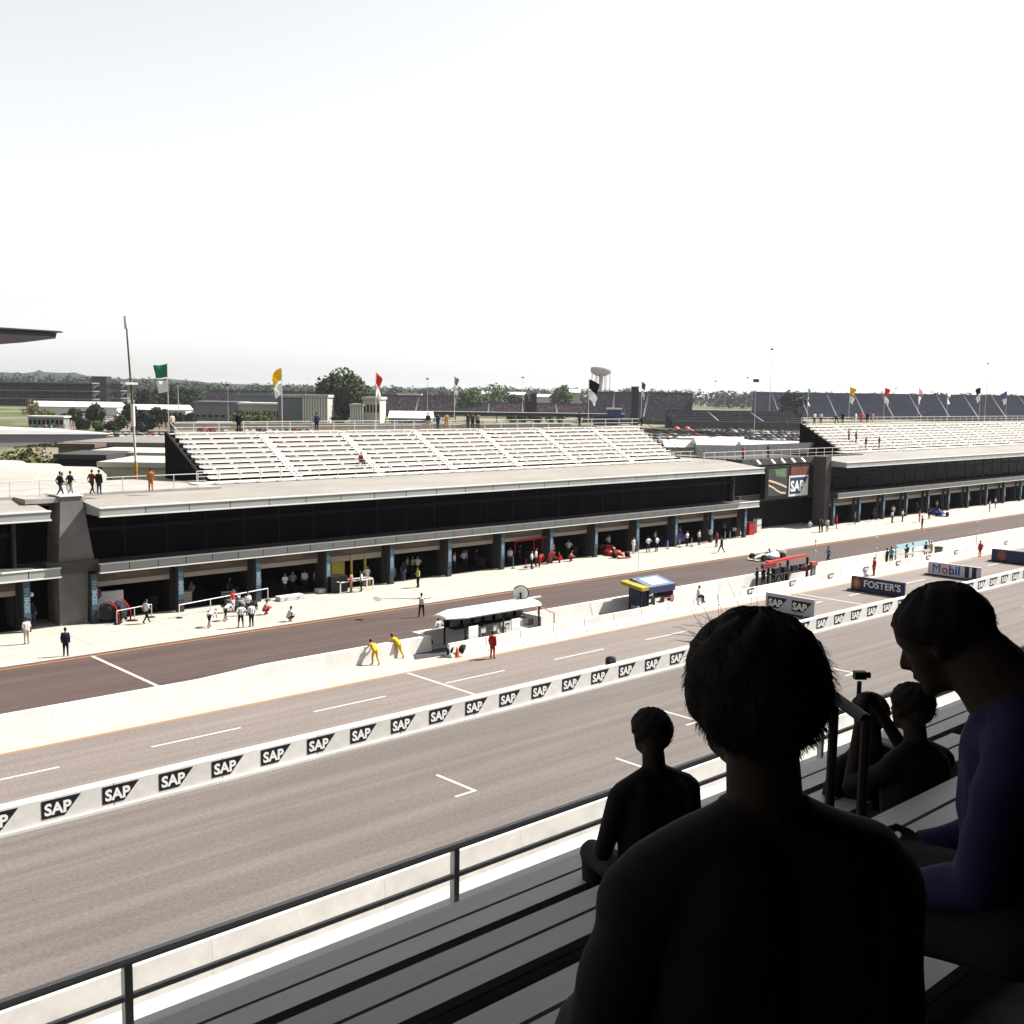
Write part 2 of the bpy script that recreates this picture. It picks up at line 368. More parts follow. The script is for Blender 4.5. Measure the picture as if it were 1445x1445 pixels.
# ---------------------------------------------------------------- bleachers on the roofs
def bleacher(xa, xb, nsec, label, rows=9):
    t = thing('bleacher_stand', label, 'bleachers', (xa, 82, 8.9))
    Y, Z, py, pz = 82.0, 9.25, .70, .385
    L = (xb - xa) / nsec; aisle = .95
    L2 = L - aisle
    sm = MB().box((0, 0, 0), (L2, .30, .05)).mesh('bench')
    rm = MB().box((0, 0, 0), (L2, .04, .215)).mesh('riser_board')
    fm = MB().box((0, 0, 0), (L2, .38, .045)).mesh('footboard')
    st = MB().box((0, 0, -.13), (aisle - .1, .34, .04)).mesh('aisle_step')
    for s in range(nsec):
        x = xa + s * L + aisle / 2
        for k in range(rows):
            y, z = Y + k * py, Z + k * pz
            obj('footboard', fm, M_alum, t, (x, y, z)); obj('bench', sm, M_alum, t, (x, y + .42, z + .40)); obj('riser_board', rm, M_alum, t, (x, y + .5, z + .05))
            if s > 0:
                obj('aisle_step', st, M_alum, t, (xa + s * L - aisle / 2 + .05, y, z + .02)); obj('aisle_step', st, M_alum, t, (xa + s * L - aisle / 2 + .05, y + .35, z + .20))
    frame = MB().prism([(Y, 8.9), (Y + rows * py + .2, 8.9), (Y + rows * py + .2, Z + rows * pz), (Y, Z - .05)], 0, .1, 'x').mesh('support_frame')
    for s in range(nsec + 1): obj('support_frame', frame, M_dark, t, (xa + s * L - .05, 0, 0))
    # bright brackets that break up the dark line under each bench
    brm = MB().box((-.15, 0, 0), (.15, .04, .17)).mesh('bench_bracket')
    for s in range(nsec):
        for k in range(rows):
            for q in range(1, 5):
                obj('bench_bracket', brm, M_alum, t, (xa + s * L + aisle / 2 + L2 * (q - .5) / 4, Y + k * py + .46, Z + k * pz + .27))
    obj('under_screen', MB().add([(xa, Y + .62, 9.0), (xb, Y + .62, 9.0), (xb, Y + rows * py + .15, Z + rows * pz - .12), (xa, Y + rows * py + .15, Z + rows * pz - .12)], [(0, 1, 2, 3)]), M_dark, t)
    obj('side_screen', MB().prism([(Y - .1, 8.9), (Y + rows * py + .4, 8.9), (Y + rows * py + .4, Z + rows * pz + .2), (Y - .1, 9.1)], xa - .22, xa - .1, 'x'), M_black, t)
    # front walkway, its rail and the back rail
    obj('front_walkway', MB().box((xa - 1.5, 80.6, 8.95), (xb + .5, 82.0, 9.05)), M_alum, t)
    rl = obj('front_rail', MB().tube((xa - 1.5, 80.5, 10.05), (xb + .5, 80.5, 10.05), .03).tube((xa - 1.5, 80.5, 9.6), (xb + .5, 80.5, 9.6), .022), M_alum2, t)
    pm = MB().box((-.028, -.028, 8.9), (.028, .028, 10.05)).mesh('rail_post')
    for i in range(int((xb - xa + 2) / 1.9) + 1): obj('rail_post', pm, M_alum2, rl, (xa - 1.5 + i * 1.9, 80.5, 0))
    yb = Y + rows * py + .3; zb = Z + rows * pz
    rl = obj('back_rail', MB().tube((xa, yb, zb + .95), (xb, yb, zb + .95), .025).tube((xa, yb, zb + .5), (xb, yb, zb + .5), .02), M_alum2, t)
    pm2 = MB().box((-.025, -.025, -.1), (.025, .025, .95)).mesh('rail_post')
    for i in range(int((xb - xa) / 2.4) + 1): obj('rail_post', pm2, M_alum2, rl, (xa + i * 2.4, yb, zb))
    obj('top_walkway', MB().box((xa, Y + rows * py - .1, zb - .06), (xb, yb + .1, zb + .01)), M_alum, t)
    # stair rails down the sloping ends
    for x in (xa + .12, xb - .05):
        obj('end_rail', MB().tube((x, Y, Z + 1.0), (x, Y + rows * py, Z + rows * pz + .95), .035), M_dark if x > xa + 1 else M_alum2, t)
    return t
S1 = bleacher(42.3, 103.6, 7, 'empty white bleachers on the roof of the near pit building')
S2 = bleacher(139.6, 221.0, 10, 'empty white bleachers on the roof of the farther pit building')

# ---------------------------------------------------------------- tower, terrace and gap between the buildings
t = thing('concrete_tower', 'grey concrete stair tower between the two pit buildings at left', 'tower', (29.1, 77, 0))
obj('shaft', MB().prism([(28.2, 0), (30.15, 0), (30.25, 3.7), (30.75, 3.9), (30.7, 4.6), (29.95, 9.0), (28.5, 9.0), (28.2, 4.0)], 76.2, 78.4, 'y'), mat('tower_concrete', (.17, .16, .155), .9, .2, var=.3, vscale=.5), t)
obj('cross_beam', MB().box((27.3, 75.9, 3.7), (30.9, 77.0, 4.5)), M_greycon, t)
obj('cap', MB().box((28.4, 76.1, 9.002), (30.05, 78.5, 9.08)), M_flange, t)
t = thing('link_wall', 'dark recessed wall between the concrete tower and the left building', 'wall', (27, 79, 0))
obj('wall', MB().box((24.0, 79.3, 0), (30.4, 79.6, 8.15)), M_inner, t); obj('ledge', MB().box((25.9, 78.6, 3.6), (28.0, 79.3, 4.2)), M_greycon, t)
M_terr = mat('terrace_concrete', (.34, .32, .30), .9, .2, var=.2, vscale=.5)
t = thing('roof_terrace', 'pale open roof terrace with railing left of the bleachers', 'terrace', (30, 80, 8.6))
obj('deck', MB().box((-30, 78.6, 8.2), (41.9, 88.8, 8.93)), M_terr, t)
obj('deck', MB().box((26.2, 76.4, 8.6), (30.3, 78.6, 8.932)), M_terr, t)
rl = obj('rail', MB().tube((-20, 78.7, 10.0), (40.7, 78.7, 10.0), .03).tube((-20, 78.7, 9.45), (40.7, 78.7, 9.45), .02), M_alum2, t)
pm = MB().box((-.025, -.025, 8.9), (.025, .025, 10.0)).mesh('rail_post')
for i in range(31): obj('rail_post', pm, M_alum2, rl, (-20 + 2 * i, 78.7, 0))

t = thing('link_block', 'dark recessed link building carrying the video screen between the pit buildings', 'building', (119, 80, 0))
obj('wall', MB().box((112.0, 80.2, 0), (127.5, 80.6, 8.9)), M_inner, t)
obj('deck', MB().box((111.5, 78.8, 8.1), (140, 88.6, 8.9)), M_greycon, t)
obj('pillar', MB().box((126.3, 76.2, 0), (127.5, 78.0, 9.0)), M_greycon, t)
obj('ledge', MB().box((112, 79.3, 3.5), (126.2, 80.2, 4.3)), M_greycon, t)
rl = obj('rail', MB().tube((103.6, 78.7, 9.95), (138, 78.7, 9.95), .03).tube((103.6, 78.7, 9.4), (138, 78.7, 9.4), .02), M_alum2, t)
pm = MB().box((-.03, -.03, 8.9), (.03, .03, 9.95)).mesh('rail_post')
for i in range(18): obj('rail_post', pm, M_alum2, rl, (103.8 + 2 * i, 78.7, 0))
obj('mesh_screen', MB().box((112, 86.0, 8.9), (139, 86.05, 10.2)), mat('grey_mesh_screen', (.12, .12, .13), .8, .2, var=.3, vscale=1.4), t)
t = thing('video_board', 'dark video board with a track picture and white logo panel', 'screen', (120.4, 78, 4))
obj('housing', MB().box((115.5, 78.02, 3.9), (125.3, 78.7, 7.95)), M_dark, t)
s = obj('screen', MB().box((116.0, 77.98, 4.25), (120.2, 78.018, 7.65)), mat('screen_dark', (.03, .035, .032), .5, .3, emit=.10, var=.4, vscale=.8), t)
Me = mat('screen_green', (.09, .14, .08), .5, .3, emit=.2, var=.4, vscale=1.2); Mp = mat('screen_pale', (.45, .34, .24), .5, .3, emit=.35)
obj('screen_image', MB().add([(117.3, 77.97, 7.6), (119.9, 77.97, 7.6), (119.9, 77.97, 6.5), (117.8, 77.97, 6.7)], [(0, 3, 2, 1)]), Me, s)
def band(pts, w):
    b = MB(); n = len(pts)
    b.add([(x, 77.965, z) for x, z in pts] + [(x, 77.965, z - w) for x, z in pts], [(i, n + i, n + i + 1, i + 1) for i in range(n - 1)]); return b
obj('screen_image', band([(116.1, 6.35), (117.4, 6.1), (118.8, 5.75), (120.1, 5.35)], .24), Mp, s)
obj('screen_image', band([(116.1, 5.75), (117.2, 5.4), (118.0, 5.0), (118.9, 4.7), (119.9, 4.62)], .22), Mp, s)
obj('header_panel', MB().box((120.9, 77.95, 6.75), (125.0, 78.018, 7.75)), mat('header_red', (.17, .05, .035), .7, .2, var=.3, vscale=2), t)
p = obj('logo_panel', MB().box((120.6, 77.95, 4.0), (125.0, 78.018, 6.65)), M_white, t)
sap_logo(t, 'logo_block', 4.1, 2.1, (122.85, 77.945, 5.35), (R_(90), 0, 0), mat('logo_navy2', (.01, .022, .10), .6, .3))
for i, x in enumerate((113.9, 117.0, 119.2, 121.5, 123.8)):
    o = thing('floodlight', 'small white spotlight on the ledge above the video screen', 'light', (x, 78.0, 8.3), 0, 'spotlights above the video screen')
    obj('lamp_head', MB().prism([(-.25, .1), (.3, .55), (.34, .48), (-.05, -.02)], -.18, .18, 'x'), M_letter, o, (0, 0, 0), local=True)
    obj('arm', MB().tube((0, 0, .1), (0, .8, -.1), .03), M_dark, o, (0, 0, 0), local=True)

# ---------------------------------------------------------------- walls along the lanes
t = thing('pit_wall', 'low continuous white pit wall beside the dark pit lane', 'wall', (100, 54, 0))
n = 60
seg = MB().prism([(53.95, 0), (54.5, 0), (54.4, 1.0), (54.05, 1.0)], .004, 3.996, 'x').mesh('wall_section')
for i in range(n): obj('wall_section', seg, M_jersey, t, (15.4 + 4 * i, 0 if i < 7 else 1.35, 0), scale=(1, 1, .8 if i < 4 else 1)) if i != 3 else obj('wall_section', MB().add([(.004, 53.95, 0), (3.996, 53.95, 0), (3.996, 54.5, 0), (.004, 54.5, 0), (.004, 54.05, .8), (3.996, 54.05, 1.0), (3.996, 54.4, 1.0), (.004, 54.4, .8)], [(0, 3, 2, 1), (4, 5, 6, 7), (0, 1, 5, 4), (1, 2, 6, 5), (2, 3, 7, 6), (3, 0, 4, 7)]), M_jersey, t, (15.4 + 4 * i, 0, 0))
obj('wall_return', MB().prism([(43.2, 54.0), (43.36, 54.0), (43.36, 55.8), (43.2, 55.8)], 0, .997, 'z'), M_jersey, t)
jm = MB().prism([(51.75, 0), (52.45, 0), (52.45, .10), (52.24, .34), (52.19, .86), (52.01, .86), (51.96, .34), (51.75, .10)], .03, 3.05, 'x')
jm = jm.mesh('barrier_block')
for i in range(62):
    x = 43.2 + 3.08 * i
    if i < 9: lb, gp = 'plain white concrete barrier block in the row behind the orange line', 'plain barrier blocks along the old pit road'
    else: lb, gp = 'white concrete barrier block with a small dark printed logo', 'barrier blocks with printed logos'
    if i >= 9 and i % 2 == 0:
        o = tag(obj('barrier_block', jm, M_jersey, None, (x, 0, 0)), lb, 'barrier', gp)
        sap_logo(o, 'logo_block', .95, .42, (x + 1.5, 51.94, .62), (R_(83), 0, 0))
    else:
        if i >= 9: lb, gp = 'blank white concrete barrier block between two blocks with logos', 'blank barrier blocks between logo blocks'
        tag(obj('barrier_block', jm, M_jersey, None, (x, 0, 0)), lb, 'barrier', gp)
t = thing('logo_wall', 'long low white wall with a row of black logos beside the straight', 'wall', (70, 41.4, 0))
seg = MB().prism([(41.15, .12), (41.55, .12), (41.55, 1.05), (41.15, 1.05)], .02, 4.68, 'x').box((0, 41.02, 0), (4.7, 41.6, .12)).mesh('wall_section')
for i in range(-9, 36): obj('wall_section', seg, M_jersey, t, (26.5 + 4.7 * i, 0, 0))
for i in range(-14, 46): sap_logo(t, 'logo_block', 1.5, .70, (33.7 + 2.33 * i, 41.142, .62), (R_(90), 0, 0))
t = thing('trackside_wall', 'plain white outer wall on the near side of the straight', 'wall', (60, 27.3, 0))
seg = MB().box((.003, 27.2, 0), (5.997, 27.6, 1.1)).mesh('wall_section')
for i in range(45): obj('wall_section', seg, M_jersey, t, (-40 + 6 * i, 0, 0))

# advertising boards standing across the old pit road, facing back along it
def board(x, ya, yb, h, label, panel, draw):
    t = thing('advertising_board', label, 'sign', (x, (ya + yb) / 2, 0))
    p = obj('panel', MB().box((x, ya, .1), (x + .22, yb, h)), panel, t)
    obj('base_plate', MB().box((x - .25, ya - .1, 0.005), (x + .45, yb + .25, .1)), M_dark, t)
    for y in (ya + .5, yb - .5): obj('brace', MB().tube((x + .22, y, h * .8), (x + .9, y, .03), .03), M_dark, t)
    draw(t, x - .006, (ya + yb) / 2, h)
    return t
RB = (R_(90), 0, R_(-90))
def d_sap(t, x, y, h):
    for s in (1, -1): sap_logo(t, 'logo_block', 1.75, .85, (x, y + s * 1.08, h * .52), RB)
Mbg = mat('board_grey', (.42, .43, .46), .5, .3)
board(72.0, 43.9, 48.2, 1.45, 'pale grey board with two black logo blocks behind the left head', Mbg, d_sap)
def d_fos(t, x, y, h):
    obj('lettering', text_mesh("FOSTER'S", .82, .02, .004, 0, 1.02), M_letter, t, (x, y - .42, h * .55), RB)
    e = obj('emblem', MB().prism([(.42 * math.cos(a), .52 * math.sin(a)) for a in np.linspace(0, 2 * math.pi, 20, False)], 0, .006, 'z'), mat('emblem_rust', (.28, .07, .03), .6, .3), t, (x, y + 1.95, h * .54), RB)
    obj('emblem_ring', MB().prism([(.24 * math.cos(a), .32 * math.sin(a)) for a in np.linspace(0, 2 * math.pi, 16, False)], .008, .012, 'z'), mat('emblem_gold', (.45, .22, .06), .6, .3), e, (0, 0, 0), local=True)
board(85.8, 43.9, 48.8, 1.25, 'navy board with white serif beer lettering and a rust emblem', mat('board_navy', (.012, .018, .075), .5, .3), d_fos)
def d_mob(t, x, y, h):
    Mb = mat('mobil_blue', (.015, .025, .30), .5, .3); Mr = mat('mobil_red', (.5, .03, .03), .5, .3)
    me = text_mesh('M', 1.15, .03, .004); off = 1.72
    for ch, w, q in (('M', 0.0, Mb), ('o', .82, Mr), ('b', 1.47, Mb), ('i', 1.90, Mb), ('l', 2.18, Mb)):
        obj('lettering', text_mesh(ch, 1.15, .0 if ch == 'M' else .022, .004), q, t, (x, y + off - w, h * (.52 if ch in 'Mbil' else .52)), RB)
    obj('number_block', MB().box((x - .004, y - 2.1, .16), (x, y - 1.0, h - .05)), mat('block_black', (.01, .012, .03), .5, .3), t)
    obj('lettering', text_mesh('1', 1.15, .06, .004), M_letter, t, (x - .008, y - 1.55, h * .53), RB)
board(99.4, 43.5, 48.6, 1.25, 'white board with big blue letters, a red o and a black numeral block', mat('board_white', (.55, .56, .60), .5, .3), d_mob)
def d_none(t, x, y, h):
    obj('emblem', MB().prism([(.42 * math.cos(a), .52 * math.sin(a)) for a in np.linspace(0, 2 * math.pi, 20, False)], 0, .006, 'z'), MATS['emblem_rust'], t, (x, y + 1.3, h * .54), RB)
board(113.2, 43.9, 48.6, 1.3, 'dark board with a rust emblem at the right edge of the picture', MATS['board_navy'], d_none)

# ---------------------------------------------------------------- people
def remesh(mb, voxel, smooth=2):
    me = mb.mesh('tmp'); o = bpy.data.objects.new('tmp', me); COL.objects.link(o)
    md = o.modifiers.new('r', 'REMESH'); md.mode = 'VOXEL'; md.voxel_size = voxel; md.use_smooth_shade = True
    if smooth:
        sm = o.modifiers.new('s', 'SMOOTH'); sm.factor = .5; sm.iterations = smooth
    r = evalmesh(o); bpy.data.objects.remove(o); r.materials.clear(); return r
def capsule(mb, p0, p1, r0, r1, n=10):
    mb.tube(p0, p1, r0, r1, n); mb.ell(p0, (r0,) * 3, n, 6); mb.ell(p1, (r1,) * 3, n, 6)
SKIN, SHIRT, FORE, THIGH, CALF, SHOE, HAIR = range(7)
def classify(me, segs):
    nf = len(me.polygons); c = np.empty(nf * 3); me.polygons.foreach_get('center', c); c = c.reshape(-1, 3)
    best = np.full(nf, 1e9); cl = np.zeros(nf, int)
    for p0, p1, r0, r1, k in segs:
        a = np.array(p0, float); d = np.array(p1, float) - a; L = d @ d
        t = np.clip(((c - a) @ d) / L, 0, 1) if L > 1e-9 else np.zeros(nf)
        dd = np.linalg.norm(c - (a + t[:, None] * d), axis=1) - (r0 + (r1 - r0) * t)
        w = dd < best; best[w] = dd[w]; cl[w] = k
    me.polygons.foreach_set('material_index', cl)
    return me
def figure(**kw):
    J = dict(pel=(0, 0, .96), chest=(0, 0, 1.32), neck=(.01, 0, 1.47), head=(.035, 0, 1.62),
             shL=(0, .185, 1.40), elL=(-.03, .25, 1.13), haL=(.06, .24, .88), hipL=(0, .09, .92), knL=(.03, .10, .50), anL=(-.01, .11, .08), toL=(.15, .13, .035),
             shR=(0, -.185, 1.40), elR=(-.03, -.25, 1.13), haR=(.06, -.24, .88), hipR=(0, -.09, .92), knR=(.03, -.10, .50), anR=(-.01, -.11, .08), toR=(.15, -.13, .035))
    J.update(kw); V = {k: Vector(v) for k, v in J.items()}
    S = []
    y = Vector((0, .06, 0))
    S += [(V['pel'] + y, V['chest'] + y, .115, .125, SHIRT), (V['pel'] - y, V['chest'] - y, .115, .125, SHIRT)]
    S += [(V['chest'], V['neck'], .10, .05, SHIRT), (V['neck'], V['head'], .052, .05, SKIN)]
    hd = (V['head'] - V['neck']).normalized()
    S += [(V['head'], V['head'] + hd * .05, .088, .092, SKIN)]
    fw = Vector((.05, 0, 0)) if abs(hd.z) > .5 else Vector((0, 0, -.05))
    S += [(V['head'] - fw * .55 + hd * .03, V['head'] - fw * .2 + hd * .075, .092, .088, HAIR)]
    S += [(V['head'] + fw * 1.7, V['head'] + fw * 1.95 - hd * .02, .016, .018, SKIN)]
    for s in 'LR':
        S += [(V['chest'] + (V['neck'] - V['chest']) * .45, V['sh' + s], .075, .068, SHIRT), (V['sh' + s], V['el' + s], .062, .048, SHIRT), (V['el' + s], V['ha' + s], .044, .032, FORE)]
        hv = (V['ha' + s] - V['el' + s]).normalized(); S += [(V['ha' + s], V['ha' + s] + hv * .08, .036, .026, SKIN)]
        S += [(V['hip' + s], V['kn' + s], .106, .074, THIGH), (V['kn' + s], V['an' + s], .070, .052, CALF), (V['an' + s], V['to' + s], .048, .038, SHOE)]
        S += [(V['pel'], V['hip' + s], .10, .10, THIGH)]
    mb = MB()
    for p0, p1, r0, r1, k in S: capsule(mb, p0, p1, r0, r1)
    return classify(remesh(mb, .026, 1), S)
POSE = dict(
    stand=figure(),
    hips=figure(elL=(-.10, .36, 1.17), haL=(.02, .20, 1.02), elR=(-.10, -.36, 1.17), haR=(.02, -.20, 1.02), anL=(0, .17, .08), toL=(.14, .22, .035), anR=(0, -.17, .08), toR=(.14, -.22, .035), knL=(.03, .14, .5), knR=(.03, -.14, .5)),
    work=figure(elL=(.04, .24, 1.15), haL=(.26, .12, 1.18), elR=(.04, -.24, 1.15), haR=(.26, -.10, 1.16)),
    walk=figure(knL=(.18, .09, .53), anL=(.30, .09, .12), toL=(.45, .10, .07), knR=(-.05, -.09, .50), anR=(-.32, -.09, .14), toR=(-.19, -.10, .05), elL=(-.16, .22, 1.16), haL=(-.10, .22, .93), elR=(.10, -.22, 1.15), haR=(.28, -.20, 1.0), pel=(0, 0, .93), hipL=(0, .09, .89), hipR=(0, -.09, .89)),
    bend=figure(pel=(-.12, 0, .90), chest=(.22, 0, 1.10), neck=(.36, 0, 1.15), head=(.48, 0, 1.12), shL=(.28, .18, 1.10), elL=(.40, .20, .84), haL=(.48, .14, .62), shR=(.28, -.18, 1.10), elR=(.42, -.18, .84), haR=(.50, -.10, .60),
                hipL=(-.12, .10, .88), knL=(.04, .14, .48), anL=(.10, .16, .08), toL=(.25, .17, .035), hipR=(-.12, -.10, .88), knR=(-.26, -.14, .48), anR=(-.42, -.15, .09), toR=(-.27, -.17, .035)),
    crouch=figure(pel=(-.16, 0, .34), chest=(.02, 0, .68), neck=(.07, 0, .82), head=(.11, 0, .97), shL=(.03, .18, .74), elL=(.20, .22, .56), haL=(.40, .12, .52), shR=(.03, -.18, .74), elR=(.20, -.22, .56), haR=(.40, -.10, .50),
                  hipL=(-.14, .10, .33), knL=(.26, .15, .50), anL=(.02, .13, .09), toL=(.17, .15, .035), hipR=(-.14, -.10, .33), knR=(.24, -.15, .38), anR=(-.06, -.13, .10), toR=(.08, -.15, .035)),
    sit=figure(pel=(0, 0, .10), chest=(.04, 0, .48), neck=(.06, 0, .63), head=(.10, 0, .78), shL=(.04, .185, .55), elL=(.08, .24, .28), haL=(.30, .14, .20), shR=(.04, -.185, .55), elR=(.08, -.24, .28), haR=(.30, -.14, .20),
               hipL=(.02, .09, .09), knL=(.44, .12, .10), anL=(.48, .12, -.34), toL=(.62, .14, -.38), hipR=(.02, -.09, .09), knR=(.42, -.12, .08), anR=(.40, -.12, -.34), toR=(.54, -.14, -.38)),
    lean=figure(pel=(-.20, 0, .90), chest=(.10, 0, 1.16), neck=(.22, 0, 1.26), head=(.32, 0, 1.36), shL=(.14, .18, 1.20), elL=(.28, .24, 1.04), haL=(.46, .06, 1.06), shR=(.14, -.18, 1.20), elR=(.28, -.24, 1.04), haR=(.46, -.04, 1.06),
                hipL=(-.20, .09, .88), knL=(-.06, .11, .50), anL=(-.12, .12, .08), toL=(.03, .14, .035), hipR=(-.20, -.09, .88), knR=(-.26, -.11, .48), anR=(-.50, -.12, .12), toR=(-.38, -.13, .03)),
    point=figure(elL=(-.02, .46, 1.36), haL=(0, .70, 1.38), elR=(-.02, -.46, 1.34), haR=(.02, -.66, 1.40), anL=(0, .18, .08), toL=(.13, .22, .035), anR=(0, -.18, .08), toR=(.13, -.22, .035), knL=(.03, .14, .5), knR=(.03, -.14, .5)),
)
CL = dict(white=(.62, .62, .62), black=(.010, .010, .012), navy=(.015, .02, .06), red=(.42, .02, .02), yellow=(.62, .40, .02), khaki=(.30, .22, .13), grey=(.18, .18, .19), pink=(.50, .18, .17), blue=(.04, .09, .25), denim=(.06, .10, .22),
          teal=(.10, .30, .36), green=(.05, .12, .06), orange=(.45, .16, .05), maroon=(.14, .02, .03), beige=(.42, .36, .28), charcoal=(.03, .03, .035), pale=(.50, .46, .40), lime=(.45, .52, .12), skin=(.36, .19, .12), shadeskin=(.030, .018, .013), hair=(.012, .008, .006), fair=(.20, .12, .06), purple=(.020, .014, .060))  # second skin tone is darkened to carry the foreground shade
def cloth(c): return mat('cloth_' + c, CL[c], .85, .15, var=.12, vscale=9)
def person(px, py, pose, head, shirt, legs, label, z=0.0, fore='skin', calf=None, hair='hair', size=1.0, loc=None, group=None):
    p = Vector(loc) if loc else G(px, py, z)
    sk = 'skin'
    ms = [cloth(sk), cloth(shirt), cloth(fore), cloth(legs), cloth(calf or legs), cloth('charcoal'), cloth(hair)]
    o = obj('person', POSE[pose], ms, None, p, (0, 0, R_(head)), scale=size)
    return tag(o, label, 'person', group)
W, A_, T_, E_ = -137.1, 43.0, 137.1, -43.0       # facing: towards the camera, away, image left, image right
P = person
# on the apron and the pit lane, left to right
P(38, 909, 'stand', 90, 'white', 'beige', 'person in white at the far left edge of the pit apron')
P(46.6, 884, 'stand', 60, 'charcoal', 'denim', 'person in blue jeans in the shade at the far left', )
P(93, 926, 'stand', 60, 'navy', 'navy', 'person in dark navy overalls alone beside the orange line', fore='navy', size=1.02)
P(206.4, 880, 'walk', 10, 'white', 'black', 'person in white shirt and black trousers walking before the first garage')
P(297, 885, 'bend', 20, 'white', 'black', 'person in white shirt and black shorts bending far down at left of the crew', calf='skin')
P(320, 876, 'bend', 15, 'white', 'black', 'person bending behind the other bending crew member', calf='skin')
P(328.6, 864, 'stand', -60, 'red', 'white', 'person in red top just in front of the silver car')
P(340, 886, 'hips', 80, 'white', 'black', 'person in white shirt and black shorts seen from behind, hands on hips', calf='skin')
P(355, 884.5, 'stand', 85, 'white', 'black', 'person in white shirt and long black trousers at right of the standing pair')
P(350, 868, 'work', -100, 'white', 'charcoal', 'person in white shirt half hidden behind the standing pair')
P(375, 867, 'crouch', -40, 'pink', 'red', 'person in red crouching beside the white barrier rail', fore='red')
P(409, 877, 'crouch', 0, 'white', 'black', 'person in white shirt crouching alone near the lane edge', calf='skin')
P(402, 839, 'work', -90, 'white', 'black', 'person in white shirt inside the third garage')
P(352, 838, 'stand', -90, 'white', 'black', 'person in white shirt behind the silver car in the garage')
P(361, 842, 'crouch', -90, 'white', 'black', 'person in white crouching beside the silver car in the garage')
P(430, 833, 'stand', 60, 'white', 'navy', 'person in white shirt at the left of the open cabinet garage')
P(446.6, 832, 'stand', 90, 'white', 'maroon', 'person in white shirt before the pale garage cabinet')
P(455, 829, 'stand', -60, 'red', 'maroon', 'person in red jacket before the pale garage cabinet', fore='red', size=1.05)
P(495.7, 836, 'work', 120, 'pink', 'khaki', 'person in pink shirt and khaki trousers by the white trolley')
P(510, 835, 'stand', 140, 'white', 'black', 'person in white shirt and black trousers by the white trolley')
P(518, 827, 'hips', -90, 'white', 'khaki', 'person in white shirt and khaki trousers behind the trolley pair')
P(569, 820, 'stand', 30, 'charcoal', 'denim', 'person in dark top and pale jeans beside a blue column')
P(575, 811, 'stand', -60, 'white', 'black', 'person in white just inside the garage behind the blue column')
P(582, 812, 'work', -60, 'beige', 'black', 'person in beige shirt just inside the garage with the dark doorway')
P(590, 829, 'work', 170, 'lime', 'black', 'person in pale yellow vest and black trousers on the apron')
LOL = P(594.7, 871, 'point', 60, 'white', 'black', 'person with both arms out holding a long lollipop sign on the lane', size=1.03)
P(641, 805, 'stand', -60, 'white', 'navy', 'person in white shirt beside the sixth blue column')
P(654, 802, 'hips', -80, 'white', 'black', 'person in white shirt in the garage right of the sixth column')
P(672, 800, 'stand', -80, 'navy', 'navy', 'person in dark blue deep in the sixth garage', fore='navy')
P(705.5, 799, 'work', -70, 'white', 'navy', 'person in white shirt left of the red garage column')
P(719.7, 798, 'stand', -120, 'white', 'navy', 'person in white shirt right of the red garage column')
P(750, 803, 'work', -60, 'white', 'black', 'person in white shirt and black trousers before the red garage')
P(756, 799, 'stand', -60, 'white', 'charcoal', 'person in white shirt just behind the one before the red garage')
P(762, 800, 'bend', 20, 'red', 'red', 'person in red overalls bending by the red garage', fore='red')
P(776, 796, 'bend', -20, 'red', 'red', 'person in red overalls bending beside the blue column', fore='red')
P(790, 794, 'crouch', 160, 'red', 'red', 'person in red overalls crouching on the apron edge', fore='red')
P(805, 792, 'crouch', -60, 'pink', 'maroon', 'person in pale red top crouching at right of the red crew')
P(893.6, 781, 'stand', -90, 'white', 'white', 'person all in white beside a grey column', fore='white')
P(914.4, 779.5, 'hips', 80, 'white', 'black', 'person in white shirt, left one of the pair near the blue car cover')
P(926.5, 778.6, 'hips', 100, 'white', 'black', 'person in white shirt, right one of the pair near the blue car cover')
P(969, 771, 'work', -90, 'white', 'black', 'person in white shirt just right of the blue car cover')
P(986, 769, 'stand', -90, 'pale', 'charcoal', 'person in pale shirt beside a white post')
P(1001.8, 766, 'work', 0, 'white', 'charcoal', 'person in white shirt in front of the twelfth column')
P(1011, 772, 'stand', 80, 'maroon', 'maroon', 'person in dark red standing next to the walking person')
P(1018, 780, 'walk', 100, 'navy', 'black', 'person in dark clothes walking on the apron', fore='navy')
P(1035.5, 759, 'bend', 30, 'white', 'black', 'person in white shirt bending beside the pale end column')
P(1156, 751.5, 'stand', -70, 'black', 'black', 'person all in black near the concrete pillar', fore='black')
P(1160, 751, 'stand', 100, 'charcoal', 'black', 'person in charcoal beside the one in black near the pillar', fore='charcoal')
P(1167, 750.5, 'stand', 60, 'pale', 'khaki', 'person in tan trousers and pale top right of the dark pair')
P(1180, 746, 'stand', -60, 'red', 'red', 'person in red overalls near the farther garages', fore='red')
P(1142, 745, 'crouch', -90, 'white', 'white', 'person in white in the dark passage under the screen')
P(1168.7, 795, 'walk', 150, 'teal', 'black', 'person in light blue shirt walking on the pit lane')
P(1206, 740, 'stand', -60, 'grey', 'charcoal', 'person in grey before the farther garages')
P(1258.6, 738, 'hips', -80, 'white', 'black', 'person in white shirt, left of the pair at the farther garages')
P(1273, 736.5, 'work', -80, 'white', 'navy', 'person in white shirt, right of the pair at the farther garages')
P(1297, 737, 'stand', -50, 'pink', 'khaki', 'person in pink top on the farther apron')
P(1301, 746.5, 'stand', 100, 'maroon', 'black', 'person in dark clothes standing alone on the farther apron')
P(1311, 733, 'work', 180, 'charcoal', 'black', 'person in charcoal beside the blue car')
P(1396, 722, 'stand', -70, 'white', 'khaki', 'person in white shirt, left of the pair at the right edge')
